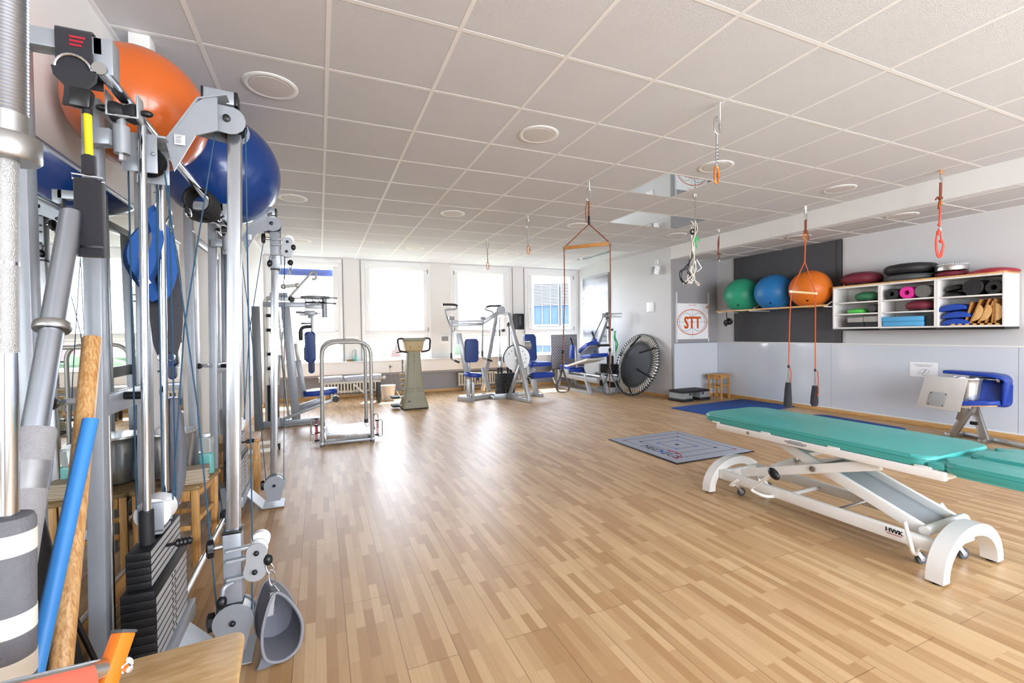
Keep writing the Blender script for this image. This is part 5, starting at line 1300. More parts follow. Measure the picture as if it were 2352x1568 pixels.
t = thing('soap_bottle', 'plastic bottle with turquoise liquid on the sill between the first two windows', 'bottle', (.64, 9.63, .735))
mat('turq', '#86d6d2', .2, trans=.4); mat('clear_plastic', '#e6efee', .15, trans=.7)
MB().lathe([(0, .001), (.038, 0), (.040, .01), (.040, .10), (0, .10)], (.66, 9.63, .735), n=20).build('liquid', M['turq'], t)
MB().lathe([(.0405, .1), (.0405, .20), (.03, .225), (.015, .235), (.015, .25), (0, .25)], (.66, 9.63, .735), n=20).build('upper_body', M['clear_plastic'], t)
tag(MB().bx(.50, .63, 9.60, 9.68, .735, .775, .003).build('small_box', M['aged_wood']), 'small brown box on the sill beside the soap bottle', 'box')
tag(MB().bx(.50, .73, 9.734, 9.74, 1.19, 1.24).build('paper_strip', M['paper']), 'narrow white paper strip stuck between the first and second windows', 'paper strip')
tag(MB().bx(-.05, .16, 9.58, 9.64, .735, .742).build('pen_tray', M['dark_grey_plastic']), 'flat dark strip lying on the sill behind the loop handrails', 'tray')
t = thing('power_socket', 'double socket on the white cable duct behind the stair trainer', 'socket', (1.37, 9.57, .58))
MB().bx(1.30, 1.385, 9.572, 9.581, .56, .645, .004).bx(1.39, 1.475, 9.572, 9.581, .56, .645, .004).build('plate', M['white_plastic'], t)
MB().cyl((1.34, 9.54, .60), (1.34, 9.574, .60), .02, n=14).build('plug', M['dark_grey_plastic'], t)
MB().tube(catmull([(1.34, 9.545, .60), (1.33, 9.5, .50), (1.36, 9.3, .25), (1.42, 8.6, .03), (1.45, 8.0, .05)]), .004, 6).build('power_cord', M['grey_plastic'], t)
t = thing('wall_box', 'small white switch box on the pier between the second and third windows', 'switch box', (2.5, 9.73, 1.15))
MB().bx(2.44, 2.66, 9.70, 9.739, 1.08, 1.24, .006).build('case', M['white_plastic'], t); MB().bx(2.47, 2.62, 9.696, 9.702, 1.11, 1.21, .003).build('cover', M['grey_plastic'], t)
t = thing('towel_dispenser', 'black paper towel dispenser on the pier between the third and fourth windows', 'dispenser', (4.33, 9.66, 1.35))
MB().pad((4.33, 9.665, 1.53), (.26, .14, .37), None, .04, .03).build('housing', M['black_plastic'], t)
MB().bx(4.30, 4.36, 9.588, 9.598, 1.45, 1.66, .004).build('window_strip', M['dark_grey_plastic'], t)
MB().bx(4.25, 4.41, 9.61, 9.70, 1.305, 1.35, .006).build('towel_mouth', M['white_plastic'], t)
# ================================================================ outside the windows
mat('lawn', '#48533a', .9, 0, .2, .4, spec=.05); mat('leaf_green', '#4c5840', .9, 0, .3, 1.2, bump=.8, bscale=6, spec=.05); mat('leaf_dark', '#44503e', .9, 0, .3, 1.2, bump=.8, bscale=6, spec=.05)
mat('roof_red', '#574340', .8, 0, .1, 2, spec=.05); mat('render_wall', '#5a5956', .8, spec=.05); mat('facade_white', '#6e6e6c', .6, spec=.05); mat('facade_blue', '#3c4c62', .6, 0, .12, .6, spec=.05); mat('bark', '#2b241d', .9, spec=.05)
tag(MB().bx(-60, 70, 12, 140, -6.3, -6).build('lawn_ground', M['lawn']), kind='structure')
rnd = random.Random(11)
def tree(x, y, h, r, m, label):
    t = thing('tree', label, 'tree', (x, y, -6), 'trees outside the windows')
    MB().cyl((x, y, -6), (x, y, -6+h*.6), .22, .12, n=10).build('trunk', M['bark'], t)
    mb = MB()
    for k in range(14):
        a = rnd.uniform(0, 2*PI); d = rnd.uniform(0, r*.6); rr = rnd.uniform(.35, .6)*r
        r0 = bmesh.ops.create_icosphere(mb.bm, subdivisions=2, radius=rr)
        c = V((x+d*math.cos(a), y+d*math.sin(a), -6+h*rnd.uniform(.55, .9)))
        for v in r0['verts']: v.co = v.co*(1+rnd.uniform(-.12, .12))+c
    mb.build('crown', M[m], t, smooth=0)
tree(-4.5, 30, 6.4, 2.6, 'leaf_green', 'pale green tree outside the first window'); tree(2.2, 27, 6.3, 2.2, 'leaf_green', 'pale green tree outside the second window, left of the red roofed house')
tree(9.5, 32, 6.3, 2.6, 'leaf_dark', 'green tree outside the third window'); tree(16.0, 30, 6.4, 2.2, 'leaf_green', 'pale green tree at the foot of the office building outside')
def house(x, y, w, d, h, label):
    t = thing('house', label, 'house', (x, y, -6), 'houses outside')
    MB().bx(x-w/2, x+w/2, y-d/2, y+d/2, -6, -6+h).build('walls', M['render_wall'], t)
    MB().prism([(-d/2-.4, 0), (d/2+.4, 0), (0, h*.62)], (x-w/2-.3, y, -6+h), (0, 1, 0), (0, 0, 1), w+.6).build('roof', M['roof_red'], t)
    for k in (-.25, .25): MB().bx(x+w*k-.5, x+w*k+.5, y-d/2-.05, y-d/2+.05, -6+h*.45, -6+h*.85).build('window', M['facade_blue'], t)
house(.3, 42, 9, 8, 4.0, 'red roofed house seen through the first window'); house(14, 54, 11, 8, 4.3, 'red roofed house seen through the second window behind the stair trainer')
t = thing('office_building', 'white office building with blue panes and lowered blinds seen through the fourth window', 'building', (17, 26, -6))
bx0, by0 = V((11.5, 24.2, 0)), V((20.8, 18.9, 0)); dv = (by0-bx0).normalized(); nv = V((dv.y, -dv.x, 0)); 
if nv.y > 0: nv = -nv
def quad_wall(s0, s1, z0, z1, off, th, m, name, par):
    a_ = bx0+dv*s0+nv*off; mb = MB(); mb.prism([(0, z0), (s1-s0, z0), (s1-s0, z1), (0, z1)], a_, dv, (0, 0, 1), th); return mb.build(name, M[m], par)
quad_wall(-.6, 10.5, -6, 9, -.3, .25, 'facade_white', 'facade', t)
mat('blind_slat', '#66686a', .6, spec=.05)
for fl, zb in enumerate((-1.9, 1.7, 5.0)):
    for k in range(6):
        s0 = .3+1.62*k
        w_ = quad_wall(s0, s0+1.46, zb, zb+2.45, .05, .06, 'facade_blue', 'window_pane', t)
        fr_ = MB()
        for q_ in (0, .49, .98, 1.46): a_ = bx0+dv*(s0+q_)+nv*.14; fr_.bar(a_+V((0, 0, zb)), a_+V((0, 0, zb+2.45)), .09, .05, dv)
        for z_ in (zb, zb+2.45): fr_.bar(bx0+dv*s0+nv*.14+V((0, 0, z_)), bx0+dv*(s0+1.46)+nv*.14+V((0, 0, z_)), .05, .10)
        fr_.build('window_frame', M['facade_white'], w_)
        if fl == 1:
            bl_ = MB()
            for j in range(15): z_ = zb+2.42-.088*j; bl_.bar(bx0+dv*(s0+.03)+nv*.22+V((0, 0, z_)), bx0+dv*(s0+1.43)+nv*.22+V((0, 0, z_)), .05, .055)
            bl_.build('blind', M['blind_slat'], w_)
# blue roller awning case outside the first window
tag(MB().bx(-.86, .28, 9.86, 9.95, 2.47, 2.60, .01).build('awning', mat('awning_blue', '#5468b0', .6)), 'blue awning roll at the top of the first window', 'awning')
# ================================================================ mirror wall
def wall_mirror(y0, y1, z0, z1, label, joint=None):
    m = thing('wall_mirror', label, 'mirror', (XL+.01, (y0+y1)/2, z0))
    segs = [y0]+([joint] if joint else [])+[y1]
    for a, b in zip(segs[:-1], segs[1:]): MB().bx(XL+.002, XL+.008, a+.001, b-.001, z0, z1).build('mirror_pane', M['mirror'], m)
    MB().bx(XL+.002, XL+.016, y0-.012, y1+.012, z1, z1+.016, .002).build('edge_profile', M['alu'], m); MB().bx(XL+.002, XL+.016, y0-.012, y1+.012, z0-.016, z0, .002).build('edge_profile', M['alu'], m)
wall_mirror(.30, 3.20, .085, 1.995, 'large frameless mirror behind the near cable tower and leaning poles', 2.83)
wall_mirror(3.62, 4.05, .085, 1.96, 'narrow mirror on the wall between the two cable towers')
d = struct('door_1', MB().bx(XL, XL+.03, 4.40, 5.24, 0.005, 2.03, .003), M['wall_window_white'])
MB().bx(XL, XL+.05, 4.32, 4.40, 0, 2.10, .004).bx(XL, XL+.05, 5.24, 5.32, 0, 2.10, .004).bx(XL, XL+.05, 4.40, 5.24, 2.03, 2.10, .004).build('door_frame', M['grey_metal_light'], d)
MB().cyl((XL+.03, 4.48, 1.03), (XL+.08, 4.48, 1.03), .01).bar((XL+.075, 4.48, 1.03), (XL+.075, 4.60, 1.03), .02, .02, (0, 0, 1), .005).build('door_handle', M['alu'], d)
w = MB(); w.bx(XL, XL+.03, 3.24, 3.60, 0, 2.2); struct('trim_12', w, M['wall_white'])
PP = P(322, 82, Z=CEIL); b = MB(); b.bx(PP.x-.045, PP.x+.045, PP.y-.02, PP.y+.07, 2.50, CEIL, .002); struct('trim_13', b, M['white_paint'])

# ================================================================ wall-side cable towers (two alike)
mat('plate_edge', '#b4b5b7', .4, .3, .06)
def tower(dy, cz, high, label):
    t = thing('cable_tower', label, 'cable tower', (-.6, 2.0+dy, 0), 'cable towers by the mirror wall')
    O = lambda x, y, z: V((x, y+dy, z))
    def bar(a, b, w, h, m='grey_metal', name='frame_tube', up=(0, 0, 1), bev=.003): return MB().bar(O(*a), O(*b), w, h, up, bev).build(name, M[m], t)
    def cyl(a, b, r, m, name, n=18): return MB().cyl(O(*a), O(*b), r, n=n).build(name, M[m], t)
    # rear frame and hanging arm
    bar((-.735, 1.65, .0), (-.735, 1.65, 2.10), .05, .045, name='upright', up=(1, 0, 0))
    bar((-.757, 1.65, 2.085), (-.545, 1.65, 2.085), .05, .05, name='hanging_arm')
    bar((-.545, 1.65, 2.11), (-.545, 1.65, 2.01), .05, .045, name='arm_end', up=(1, 0, 0))
    a_ = MB(); a_.lathe([(0, 0), (.008, 0), (.0085, .012), (.005, .02), (0, .022)], O(-.715, 1.625, 1.92), (.6, -.8, 0), n=14); a_.build('dome_nut', M['chrome'], t)
    bar((-.672, 1.84, .0), (-.645, 1.84, 2.02), .045, .045, name='upright', up=(1, 0, 0)); bar((-.672, 2.27, .0), (-.645, 2.27, 2.02), .045, .045, name='upright', up=(1, 0, 0))
    bar((-.645, 1.82, 2.0), (-.645, 2.29, 2.0), .045, .045, name='top_tube'); bar((-.66, 1.84, .03), (-.66, 2.30, .03), .045, .05, name='base_tube')
    bar((-.655, 1.865, 1.045), (-.655, 2.25, 1.045), .02, .07, name='cross_plate')
    k = MB(); k.cyl(O(-.645, 2.02, 1.06), O(-.585, 2.0, 1.06), .014, n=12); k.ell(O(-.585, 2.0, 1.06), .014, None, 12, 8); k.build('rubber_stop', M['black_plastic'], t)
    k = MB(); k.cyl(O(-.665, 1.815, 1.07), O(-.70, 1.74, 1.08), .009, n=12); k.build('handle_rod', M['grey_metal'], t)
    k = MB(); k.ell(O(-.715, 1.71, 1.08), (.019, .042, .019), rotm(0, 0, .4)); k.build('ball_handle', M['black_plastic'], t)
    # hinge and roller clamp that hold the long rail
    bar((-.64, 1.79, 1.885), (-.575, 1.775, 1.885), .04, .05, name='hinge_arm'); cyl((-.555, 1.775, 1.84), (-.555, 1.775, 1.925), .021, 'grey_metal', 'hinge_barrel'); cyl((-.555, 1.775, 1.82), (-.555, 1.775, 1.84), .010, 'chrome', 'hinge_nut', 6); cyl((-.555, 1.775, 1.92), (-.555, 1.775, 1.95), .012, 'grey_metal', 'hinge_pin')
    c = MB()
    for s in (-1, 1): c.box(O(-.545+s*.038, 1.775, 1.985), (.006, .05, .075), None, .002)
    c.box(O(-.545, 1.775, 1.95), (.08, .05, .006), None, .002); c.build('roller_fork', M['grey_metal_light'], t)
    MB().lathe([(.01, -.033), (.03, -.033), (.031, -.02), (.022, 0), (.031, .02), (.03, .033), (.01, .033)], O(-.545, 1.775, 1.968), (1, 0, 0), n=22).build('roller', M['black_rubber'], t)
    for s in (-1, 1): MB().ell(O(-.545+s*.055, 1.775, 1.975), (.018, .011, .011), None, 12, 8).build('roller_knob', M['black_plastic'], t)
    # guide rods and weight stack
    for y in (1.91, 2.11):
        cyl((-.566, y, .10), (-.541, y, 1.99), .0125, 'chrome', 'guide_rod'); cyl((-.56, y, .556), (-.56, y, .67), .021, 'black_rubber', 'rod_sleeve')
    for k in range(9):
        z = .175+.0286*k; MB().bx(-.608, -.517, 1.815, 2.205, z, z+.0272, .0015).build('weight_plate', M['black_iron'], t)
        if k < 8: MB().bx(-.5172, -.5158, 1.83, 2.19, z+.003, z+.0245).build('plate_face', M['plate_edge'], t)
    for k in range(5):
        z = .433+.0246*k; MB().bx(-.598, -.532, 1.835, 2.185, z, z+.0232, .0015).build('weight_plate', M['black_iron'], t)
        MB().bx(-.5322, -.5308, 1.845, 2.175, z+.003, z+.0205).build('plate_face', M['plate_edge'], t)
    h = MB()
    for k in range(8):
        for y in (2.0, 2.035): h.cyl(O(-.5165, y, .189+.0286*k)-V((0, dy, 0)), O(-.5145, y, .189+.0286*k)-V((0, dy, 0)), .006, n=8)
    for v in h.bm.verts: pass
    h.build('selector_holes', M['black_plastic'], t)
    fix = [o for o in children(t) if o.name.split('.')[0] in ('weight_plate', 'plate_face', 'selector_holes')]
    for o in fix:
        o.data.transform(Matrix.Translation((0, dy, 0)))
    p = MB(); p.lathe([(.006, 0), (.006, .03), (.013, .032), (.016, .038), (.013, .044), (.016, .05), (.013, .056), (.016, .062), (.013, .068), (.015, .076), (.010, .082), (0, .083)], O(-.53, 2.0, .505), (1, -.12, .12), n=18); p.build('selector_pin', M['black_plastic'], t)
    pl = MB(); pl.bx(-.60, -.525, 1.955+dy, 1.963+dy, .58, .68, .003).bx(-.60, -.525, 2.055+dy, 2.063+dy, .58, .68, .003); pl.bx(-.595, -.53, 1.96+dy, 2.06+dy, .565, .575); pl.build('pulley_bracket', M['grey_metal'], t)
    MB().lathe([(.01, -.04), (.055, -.04), (.05, 0), (.055, .04), (.01, .04)], O(-.56, 2.01, .635), (0, 1, 0), n=26).build('stack_pulley', M['white_plastic'], t)
    # top pulley block, cranked arm and head
    b_ = MB(); b_.bx(-.605, -.505, 1.925+dy, 1.931+dy, 1.835, 1.965, .003).bx(-.605, -.505, 2.06+dy, 2.066+dy, 1.835, 1.965, .003).bx(-.605, -.48, 1.925+dy, 2.066+dy, 1.96, 1.968, .002); b_.build('top_block', M['grey_metal'], t)
    MB().lathe([(.01, -.02), (.055, -.02), (.046, 0), (.055, .02), (.01, .02)], O(-.555, 2.0, 1.90), (0, 1, 0), n=26).build('top_pulley', M['black_plastic'], t)
    MB().ell(O(-.55, 1.92, 1.91), (.010, .010, .010), None, 12, 8).build('axle_cap', M['black_plastic'], t)
    for x, z in ((-.595, 1.90), (-.515, 1.90)): MB().ell(O(x, 1.923, z), .007, None, 10, 6).build('bolt', M['chrome'], t)
    s = MB(); s.prism([(-.49, 1.966), (-.40, 2.115), (-.36, 2.15), (-.33, 2.15), (-.33, 2.03), (-.40, 2.0), (-.468, 1.862)], O(0, 1.965, 0)-V((0, 0, 0)), (1, 0, 0), (0, 0, 1), -.008); s.build('arm_plate', M['grey_metal'], t)
    s = MB(); s.bar(O(-.49, 2.01, 1.967), O(-.39, 2.01, 2.135), .10, .006, (0, 0, 1)); s.bar(O(-.39, 2.01, 2.135), O(-.30, 2.01, 2.165), .10, .006); s.build('arm_flange', M['grey_metal'], t)
    rl = MB().bx(-.462, -.43, 1.9555+dy, 1.957+dy, 1.955, 1.99).build('rating_label', M['paper'], t)
    k = MB()
    for j in range(5): k.bx(-.459, -.44-.002*(j % 3), 1.9548+dy, 1.9556+dy, 1.984-.0055*j, 1.986-.0055*j)
    k.build('rating_lines', M['ink'], rl)
    poly = [(-.452, 2.055), (-.352, 2.14), (-.295, 2.135)]+[(-.297+.054*math.cos(a), 2.085+.052*math.sin(a)) for a in (1.3, .9, .5, .1, -.3, -.7, -1.1, -1.5)]+[(-.30, 2.033)]
    for y in (1.992, 2.10):
        s = MB(); s.prism(poly, O(0, y, 0), (1, 0, 0), (0, 0, 1), -.006, .001, 1); s.build('head_plate', M['grey_metal'], t)
    MB().lathe([(.01, -.02), (.05, -.02), (.043, 0), (.05, .02), (.01, .02)], O(-.298, 2.05, 2.087), (0, 1, 0), n=26).build('head_pulley', M['black_plastic'], t)
    MB().lathe([(0, -.012), (.012, -.008), (.013, 0), (.013, .004)], O(-.305, 1.986, 2.088), (0, 1, 0), n=14).build('axle_cap', M['black_plastic'], t)
    bar((-.385, 2.05, 2.185), (-.283, 2.05, 2.180), .06, .05, name='head_tube')
    bar((-.392, 2.05, 2.185), (-.383, 2.05, 2.185), .062, .052, 'black_plastic', 'tube_cap'); bar((-.285, 2.05, 2.180), (-.272, 2.05, 2.180), .062, .052, 'black_plastic', 'tube_cap')
    # front column
    bar((-.338, 2.05, .06), (-.288, 2.05, 2.05), .047, .046, 'square_chrome', 'front_column', (1, 0, 0), .004)
    cdx = -.338+.025*(cz-.06)+.332; kids = set(o.name for o in children(t))
    MB().bar(O(-.33, 2.05, cz-.135), O(-.33, 2.05, cz+.135), .066, .062, (1, 0, 0), .003).build('carriage', M['grey_metal'], t)
    for z in (-.14, .14): MB().bar(O(-.33, 2.05, cz+z-.006), O(-.33, 2.05, cz+z+.006), .07, .066, (1, 0, 0), .003).build('carriage_cap', M['black_plastic'], t)
    for z in (.075, .035, -.035): MB().bar(O(-.35, 2.01, cz+z), O(-.262, 2.01, cz+z+.005), .03, .012, (0, 0, 1), .004).build('swivel_lug', M['grey_metal_light'], t)
    for y in (1.985, 2.03):
        s = MB(); c1, c2 = (-.243, cz+.06), (-.250, cz-.012)
        pts = [(c1[0]+.036*math.cos(a), c1[1]+.036*math.sin(a)) for a in [.0+PI*k/10 for k in range(11)]]+[(c2[0]-.030, cz+.028)]+[(c2[0]+.040*math.cos(a), c2[1]+.040*math.sin(a)) for a in [PI*.85+PI*1.25*k/12 for k in range(13)]]+[(c1[0]+.025, cz+.03)]
        s.prism(pts, O(0, y, 0), (1, 0, 0), (0, 0, 1), -.005); s.build('swivel_plate', M['grey_metal_light'], t)
        for c_, r in ((c1, .01), (c2, .01)):
            if y < 2: MB().ell(O(c_[0], y-.008, c_[1]), (r, .008, r), None, 12, 8).build('axle_cap', M['black_plastic'], t)
    for c_, r in (((-.243, cz+.06), .036), ((-.250, cz-.012), .038), ((-.235, cz+.085), .034)):
        MB().lathe([(.008, -.014), (r, -.014), (r*.86, 0), (r, .014), (.008, .014)], O(c_[0], 2.012 if r != .034 else 2.05, c_[1]), (0, 1, 0), n=24).build('swivel_pulley', M['white_plastic'], t)
    def knob(p, q, r):
        p, q = O(*p), O(*q); d = (q-p).normalized()
        k = MB(); k.cyl(p, p+d*.03, .010, n=12); k.build('knob_stem', M['steel'], t)
        k = MB(); pr = k; ax = d; n = 32; R1 = []; 
        a0 = V((0, 0, 1))-d*d.z; a0.normalize(); b0 = d.cross(a0)
        for off, sc__ in ((.028, .6), (.032, 1), (.050, 1), (.056, .7)):
            R1.append([k.bm.verts.new(p+d*off+(a0*math.cos(2*PI*i/n)+b0*math.sin(2*PI*i/n))*r*sc__*(1+.06*math.cos(8*2*PI*i/n))) for i in range(n)])
        for x, y in zip(R1[:-1], R1[1:]): k.bridge(x, y)
        k.cap(R1[0], True); k.cap(R1[-1]); k.build('star_knob', M['black_plastic'], t)
    knob((-.362, 2.04, cz+.085), (-.42, 2.03, cz+.085), .034)
    k = MB(); k.tube(catmull([O(-.33, 2.01, cz-.05), O(-.355, 1.99, cz-.055), O(-.36, 1.985, cz-.09)]), .009, 8); k.build('crank', M['grey_metal'], t)
    MB().ell(O(-.362, 1.98, cz-.105), (.018, .018, .026), rotm(0, .2), 14, 10).build('crank_knob', M['black_plastic'], t)
    for o in [c for c in children(t) if c.name not in kids]: o.data.transform(Matrix.Translation((cdx, 0, 0)))
    # base: bottom pulley housing and bent foot plate
    for y in (2.0, 2.075):
        s = MB(); s.prism([(-.328+.070*math.cos(a), .165+.068*math.sin(a)) for a in [-.55+(PI+1.1)*k/18 for k in range(19)]]+[(-.375, .05), (-.29, .05)], O(0, y, 0), (1, 0, 0), (0, 0, 1), -.006); s.build('base_plate', M['grey_metal'], t)
    MB().lathe([(.008, -.025), (.064, -.025), (.054, 0), (.064, .025), (.008, .025)], O(-.328, 2.037, .165), (0, 1, 0), n=26).build('base_pulley', M['white_plastic'], t)
    MB().ell(O(-.328, 1.99, .165), (.011, .009, .011), None, 12, 8).build('axle_cap', M['black_plastic'], t)
    knob((-.365, 2.04, .165), (-.42, 2.035, .165), .034)
    s = MB(); W0, W1 = 1.97, 2.15
    rows = [[O(x, W0, z), O(x, W1, z)] for x, z in ((-.61, .135), (-.50, .125), (-.405, .018), (-.265, .014))]
    s.sheet(rows, .005); s.build('foot_plate', M['grey_metal_light'], t, smooth=20)
    s = MB(); s.bx(-.70, -.50, 1.80+dy, 2.25+dy, .10, .172, .004); s.build('stack_base', M['grey_metal'], t)
    s = MB(); s.bx(-.70, -.52, 1.80+dy, 1.86+dy, 0, .10, .004).bx(-.70, -.52, 2.19+dy, 2.25+dy, 0, .10, .004); s.build('base_feet', M['grey_metal'], t)
    # cables
    def cable(pts, r=.0027): MB().tube([O(*p) for p in pts], r, 7).build('cable', M['rope_blue'], t)
    cable([(-.348, 2.03, 2.06), (-.47, 2.05, 1.30), (-.515, 2.03, .66)])
    cable([(-.505, 2.0, 1.87), (-.43, 2.03, 1.0), (-.385, 2.037, .18)])
    cable([(-.252, 2.05, 2.08), (-.258, 2.045, 1.2), (-.262+cdx, 2.03, cz+.08)]); cable([(-.265+cdx, 2.02, cz-.03), (-.268, 2.037, .18)])
    cable([(-.60, 1.97, 1.87), (-.605, 1.97, .66)]); cable([(-.51, 2.07, 1.87), (-.515, 2.07, .66)]); cable([(-.55, 2.08, 1.87), (-.555, 2.07, .66)])
    e = MB(); e.ell(O(-.205+cdx, 1.99, cz+.022), (.017, .017, .022), None, 14, 10); e.build('cable_stop', M['black_plastic'], t)
    return t
t1 = tower(0, .365, False, 'near cable tower with chrome column, black weight stack and low pulley carriage')
t2 = tower(1.72, 1.90, True, 'far cable tower with its pulley carriage raised to the top, near the butterfly machine')
def snap(par, p, q, r=.005, name='snap_hook'):
    p, q = V(p), V(q); d = (q-p); L = d.length; d.normalize(); s = d.cross(V((0, 1, 0)));
    if s.length < .1: s = V((1, 0, 0))
    s.normalize(); pts = []
    for k in range(16):
        a = 2*PI*k/16; pts.append((p+q)/2+d*(L/2*math.cos(a))+s*(.011*math.copysign(abs(math.sin(a))**.6, math.sin(a))))
    return MB().tube(pts, r*.7, 7, True).build(name, M['chrome'], par)
# rails between the towers
r = thing('connecting_rails', 'pair of long chrome bars running between the two cable towers, one high, one low', 'rail', (-.55, 2.6, 0))
c = MB(); c.cyl((-.545, 1.605, 2.012), (-.545, 3.47, 2.012), .0165, n=24); c.build('upper_bar', M['chrome'], r)
MB().cyl((-.545, 1.598, 2.012), (-.545, 1.606, 2.012), .0172, n=24).build('bar_end', M['brushed_steel'], r)
MB().cyl((-.56, 2.26, .155), (-.56, 3.24, .155), .016, n=20).build('lower_bar', M['chrome'], r)
MB().bx(-.585, -.53, 3.22, 3.28, .12, .19, .006).cyl((-.53, 3.25, .155), (-.48, 3.25, .155), .02).build('bar_bracket', M['black_plastic'], r)
MB().bar((-.56, 3.27, .16), (-.62, 3.53, .22), .03, .06).build('bracket_arm', M['grey_metal'], r)

# ================================================================ exercise balls on the rails
for c, R, m, lb, rz, rx in (((-.688, 2.41, 2.240), .249, 'ball_orange_gloss', 'large glossy orange exercise ball lying above the mirror behind the near cable tower', .3, 1.15),
                        ((-.592, 3.63, 2.40), .358, 'ball_navy', 'large dark blue exercise ball lying above the mirror next to the orange one', -.2, 1.3)):
    ball(c, R, m, lb, rz, rx)

# ================================================================ things hanging on the near tower
t = thing('suspension_trainer', 'black and yellow suspension strap looped over the hanging arm of the near tower', 'suspension trainer', (-.60, 1.62, 1.7))
def bandloop(t, cx, y0, y1, z0, z1, w, m, name, th=.004):
    pts = fillet([(cx, y0, z0), (cx, y0, z1), (cx, y1, z1), (cx, y1, z0)], .012, 4)
    return MB().tube(pts, 0, flat=(w, th), up=(0, 1, 0)).build(name, M[m], t)
bandloop(t, -.604, 1.616, 1.684, 1.985, 2.118, .078, 'black_fabric', 'anchor_strap')
tl = MB()
for k, s_ in enumerate(('HUMAN', 'SPORT', 'CLUB')): tl.bx(-.612, -.612+.034-.004*k, 1.6118, 1.6135, 2.095-.011*k-.006, 2.095-.011*k)
tl.build('woven_label', M['red_plastic'], t)
MB().torus((-.604, 1.612, 2.0), (0, 1, .2), .040, .0032, 24, 6).build('ring', M['chrome'], t)
s = MB(); rows = []
for z, w in ((2.0, .05), (1.975, .046), (1.95, .024), (1.925, .026), (1.90, .03)): rows.append([(-.596-w, 1.610, z), (-.596+w*.9, 1.610, z)])
s.sheet(rows, .012); s.build('lock_strap', M['black_fabric'], t)
MB().box((-.588, 1.61, 1.925), (.048, .03, .055), rotm(0, .1), .008).build('buckle', M['black_plastic'], t)
MB().tube([(-.578, 1.612, 1.90), (-.577, 1.612, 1.765)], .0095, 12).build('yellow_sleeve', mat('yellow', '#f2d21a', .5), t)
MB().cyl((-.5775, 1.612, 1.915), (-.578, 1.612, 1.885), .0115, n=12).build('sleeve_end', M['black_rubber'], t)
MB().pad((-.578, 1.612, 1.745), (.03, .025, .055), None, .008, .006).build('adjuster', M['black_fabric'], t)
MB().tube([(-.613, 1.605, 1.717), (-.545, 1.605, 1.712), (-.543, 1.605, 1.700), (-.612, 1.605, 1.704)], .0028, 8, True).build('frame_ring', M['chrome'], t)
s = MB(); s.pad((-.579, 1.612, 1.60), (.062, .03, .215), None, .008, .008); s.build('padded_handle', M['black_fabric'], t)
MB().box((-.579, 1.595, 1.518), (.063, .004, .006)).build('seam', M['black_plastic'], t)

def hooked(t, p, L=.07):
    p = V(p); pts = catmull([p, p+V((.02, -.01, .0)), p+V((.03, -.015, -.02)), p+V((.01, -.01, -L*.7)), p+V((.012, -.01, -L)), p+V((.03, -.01, -L*.95)), p+V((.035, -.01, -L*.8))], 5)
    return MB().tube(pts, .004, 8).build('hook', M['chrome'], t)
def cuff(t, top, bot, w, d, m, name='cuff', waist=1, twist=0, n=14, seed=1, lean=(0, 0)):
    """soft quilted loop, hanging flat: closed tube of cloth tapering to both ends"""
    rn = random.Random(seed); top, bot = V(top), V(bot); rows = []; mb = MB()
    for i in range(n+1):
        f = i/n; c_ = top+(bot-top)*f+V((lean[0], lean[1], 0))*math.sin(PI*f); k = max(.12, math.sin(PI*min(max(.06+f*.9, 0), 1))**.45)
        a0 = twist*f; ring = []
        for j in range(20):
            a = 2*PI*j/20; rr = 1+.10*math.sin(5*a+f*9+seed)+.04*rn.uniform(-1, 1)
            x, y = w*k*rr*math.cos(a), d*k*rr*math.sin(a); ring.append(mb.bm.verts.new(c_+V((x*math.cos(a0)-y*math.sin(a0), x*math.sin(a0)+y*math.cos(a0), 0))))
        rows.append(ring)
    for a_, b_ in zip(rows[:-1], rows[1:]): mb.bridge(a_, b_)
    mb.cap(rows[0], True); mb.cap(rows[-1]); return mb.build(name, M[m], t, smooth=70)
t = thing('blue_cuff', 'blue quilted cloth cuff hanging behind the guide rods of the near tower', 'cuff', (-.58, 2.17, 1.4))
hooked(t, (-.59, 2.19, 1.84), .075)
loop = [(-.590, 2.17, 1.755), (-.603, 2.16, 1.70), (-.640, 2.15, 1.64), (-.653, 2.14, 1.57), (-.636, 2.15, 1.51), (-.605, 2.16, 1.46), (-.572, 2.17, 1.42), (-.545, 2.18, 1.48), (-.535, 2.19, 1.56), (-.545, 2.19, 1.65), (-.570, 2.18, 1.71)]
mb = MB(); pts = catmull(loop, 6, True); mb.tube(pts, 0, flat=(.034, .075), closed=True, up=(0, 1, 0)); mb.build('quilted_loop', M['blue_cloth'], t, smooth=70)
mb = MB(); pts = catmull([(-.575, 2.13, 1.74), (-.555, 2.12, 1.64), (-.58, 2.11, 1.54), (-.60, 2.12, 1.48), (-.565, 2.13, 1.415)], 6); mb.tube(pts, 0, flat=(.036, .05), up=(0, 1, 0)); mb.build('quilted_fold', M['blue_cloth'], t, smooth=70)
MB().box((-.595, 2.085, 1.475), (.03, .003, .025), rotm(0, -.5)).build('care_label', M['paper'], t)
MB().bar((-.585, 2.165, 1.76), (-.585, 2.16, 1.70), .03, .006).build('strap', mat('bright_blue', '#1d6fc0', .7), t)
t = thing('grey_cuff', 'long dark grey quilted cuff hanging behind the blue one on the near tower', 'cuff', (-.545, 2.27, 1.2))
hooked(t, (-.58, 2.27, 1.80), .09)
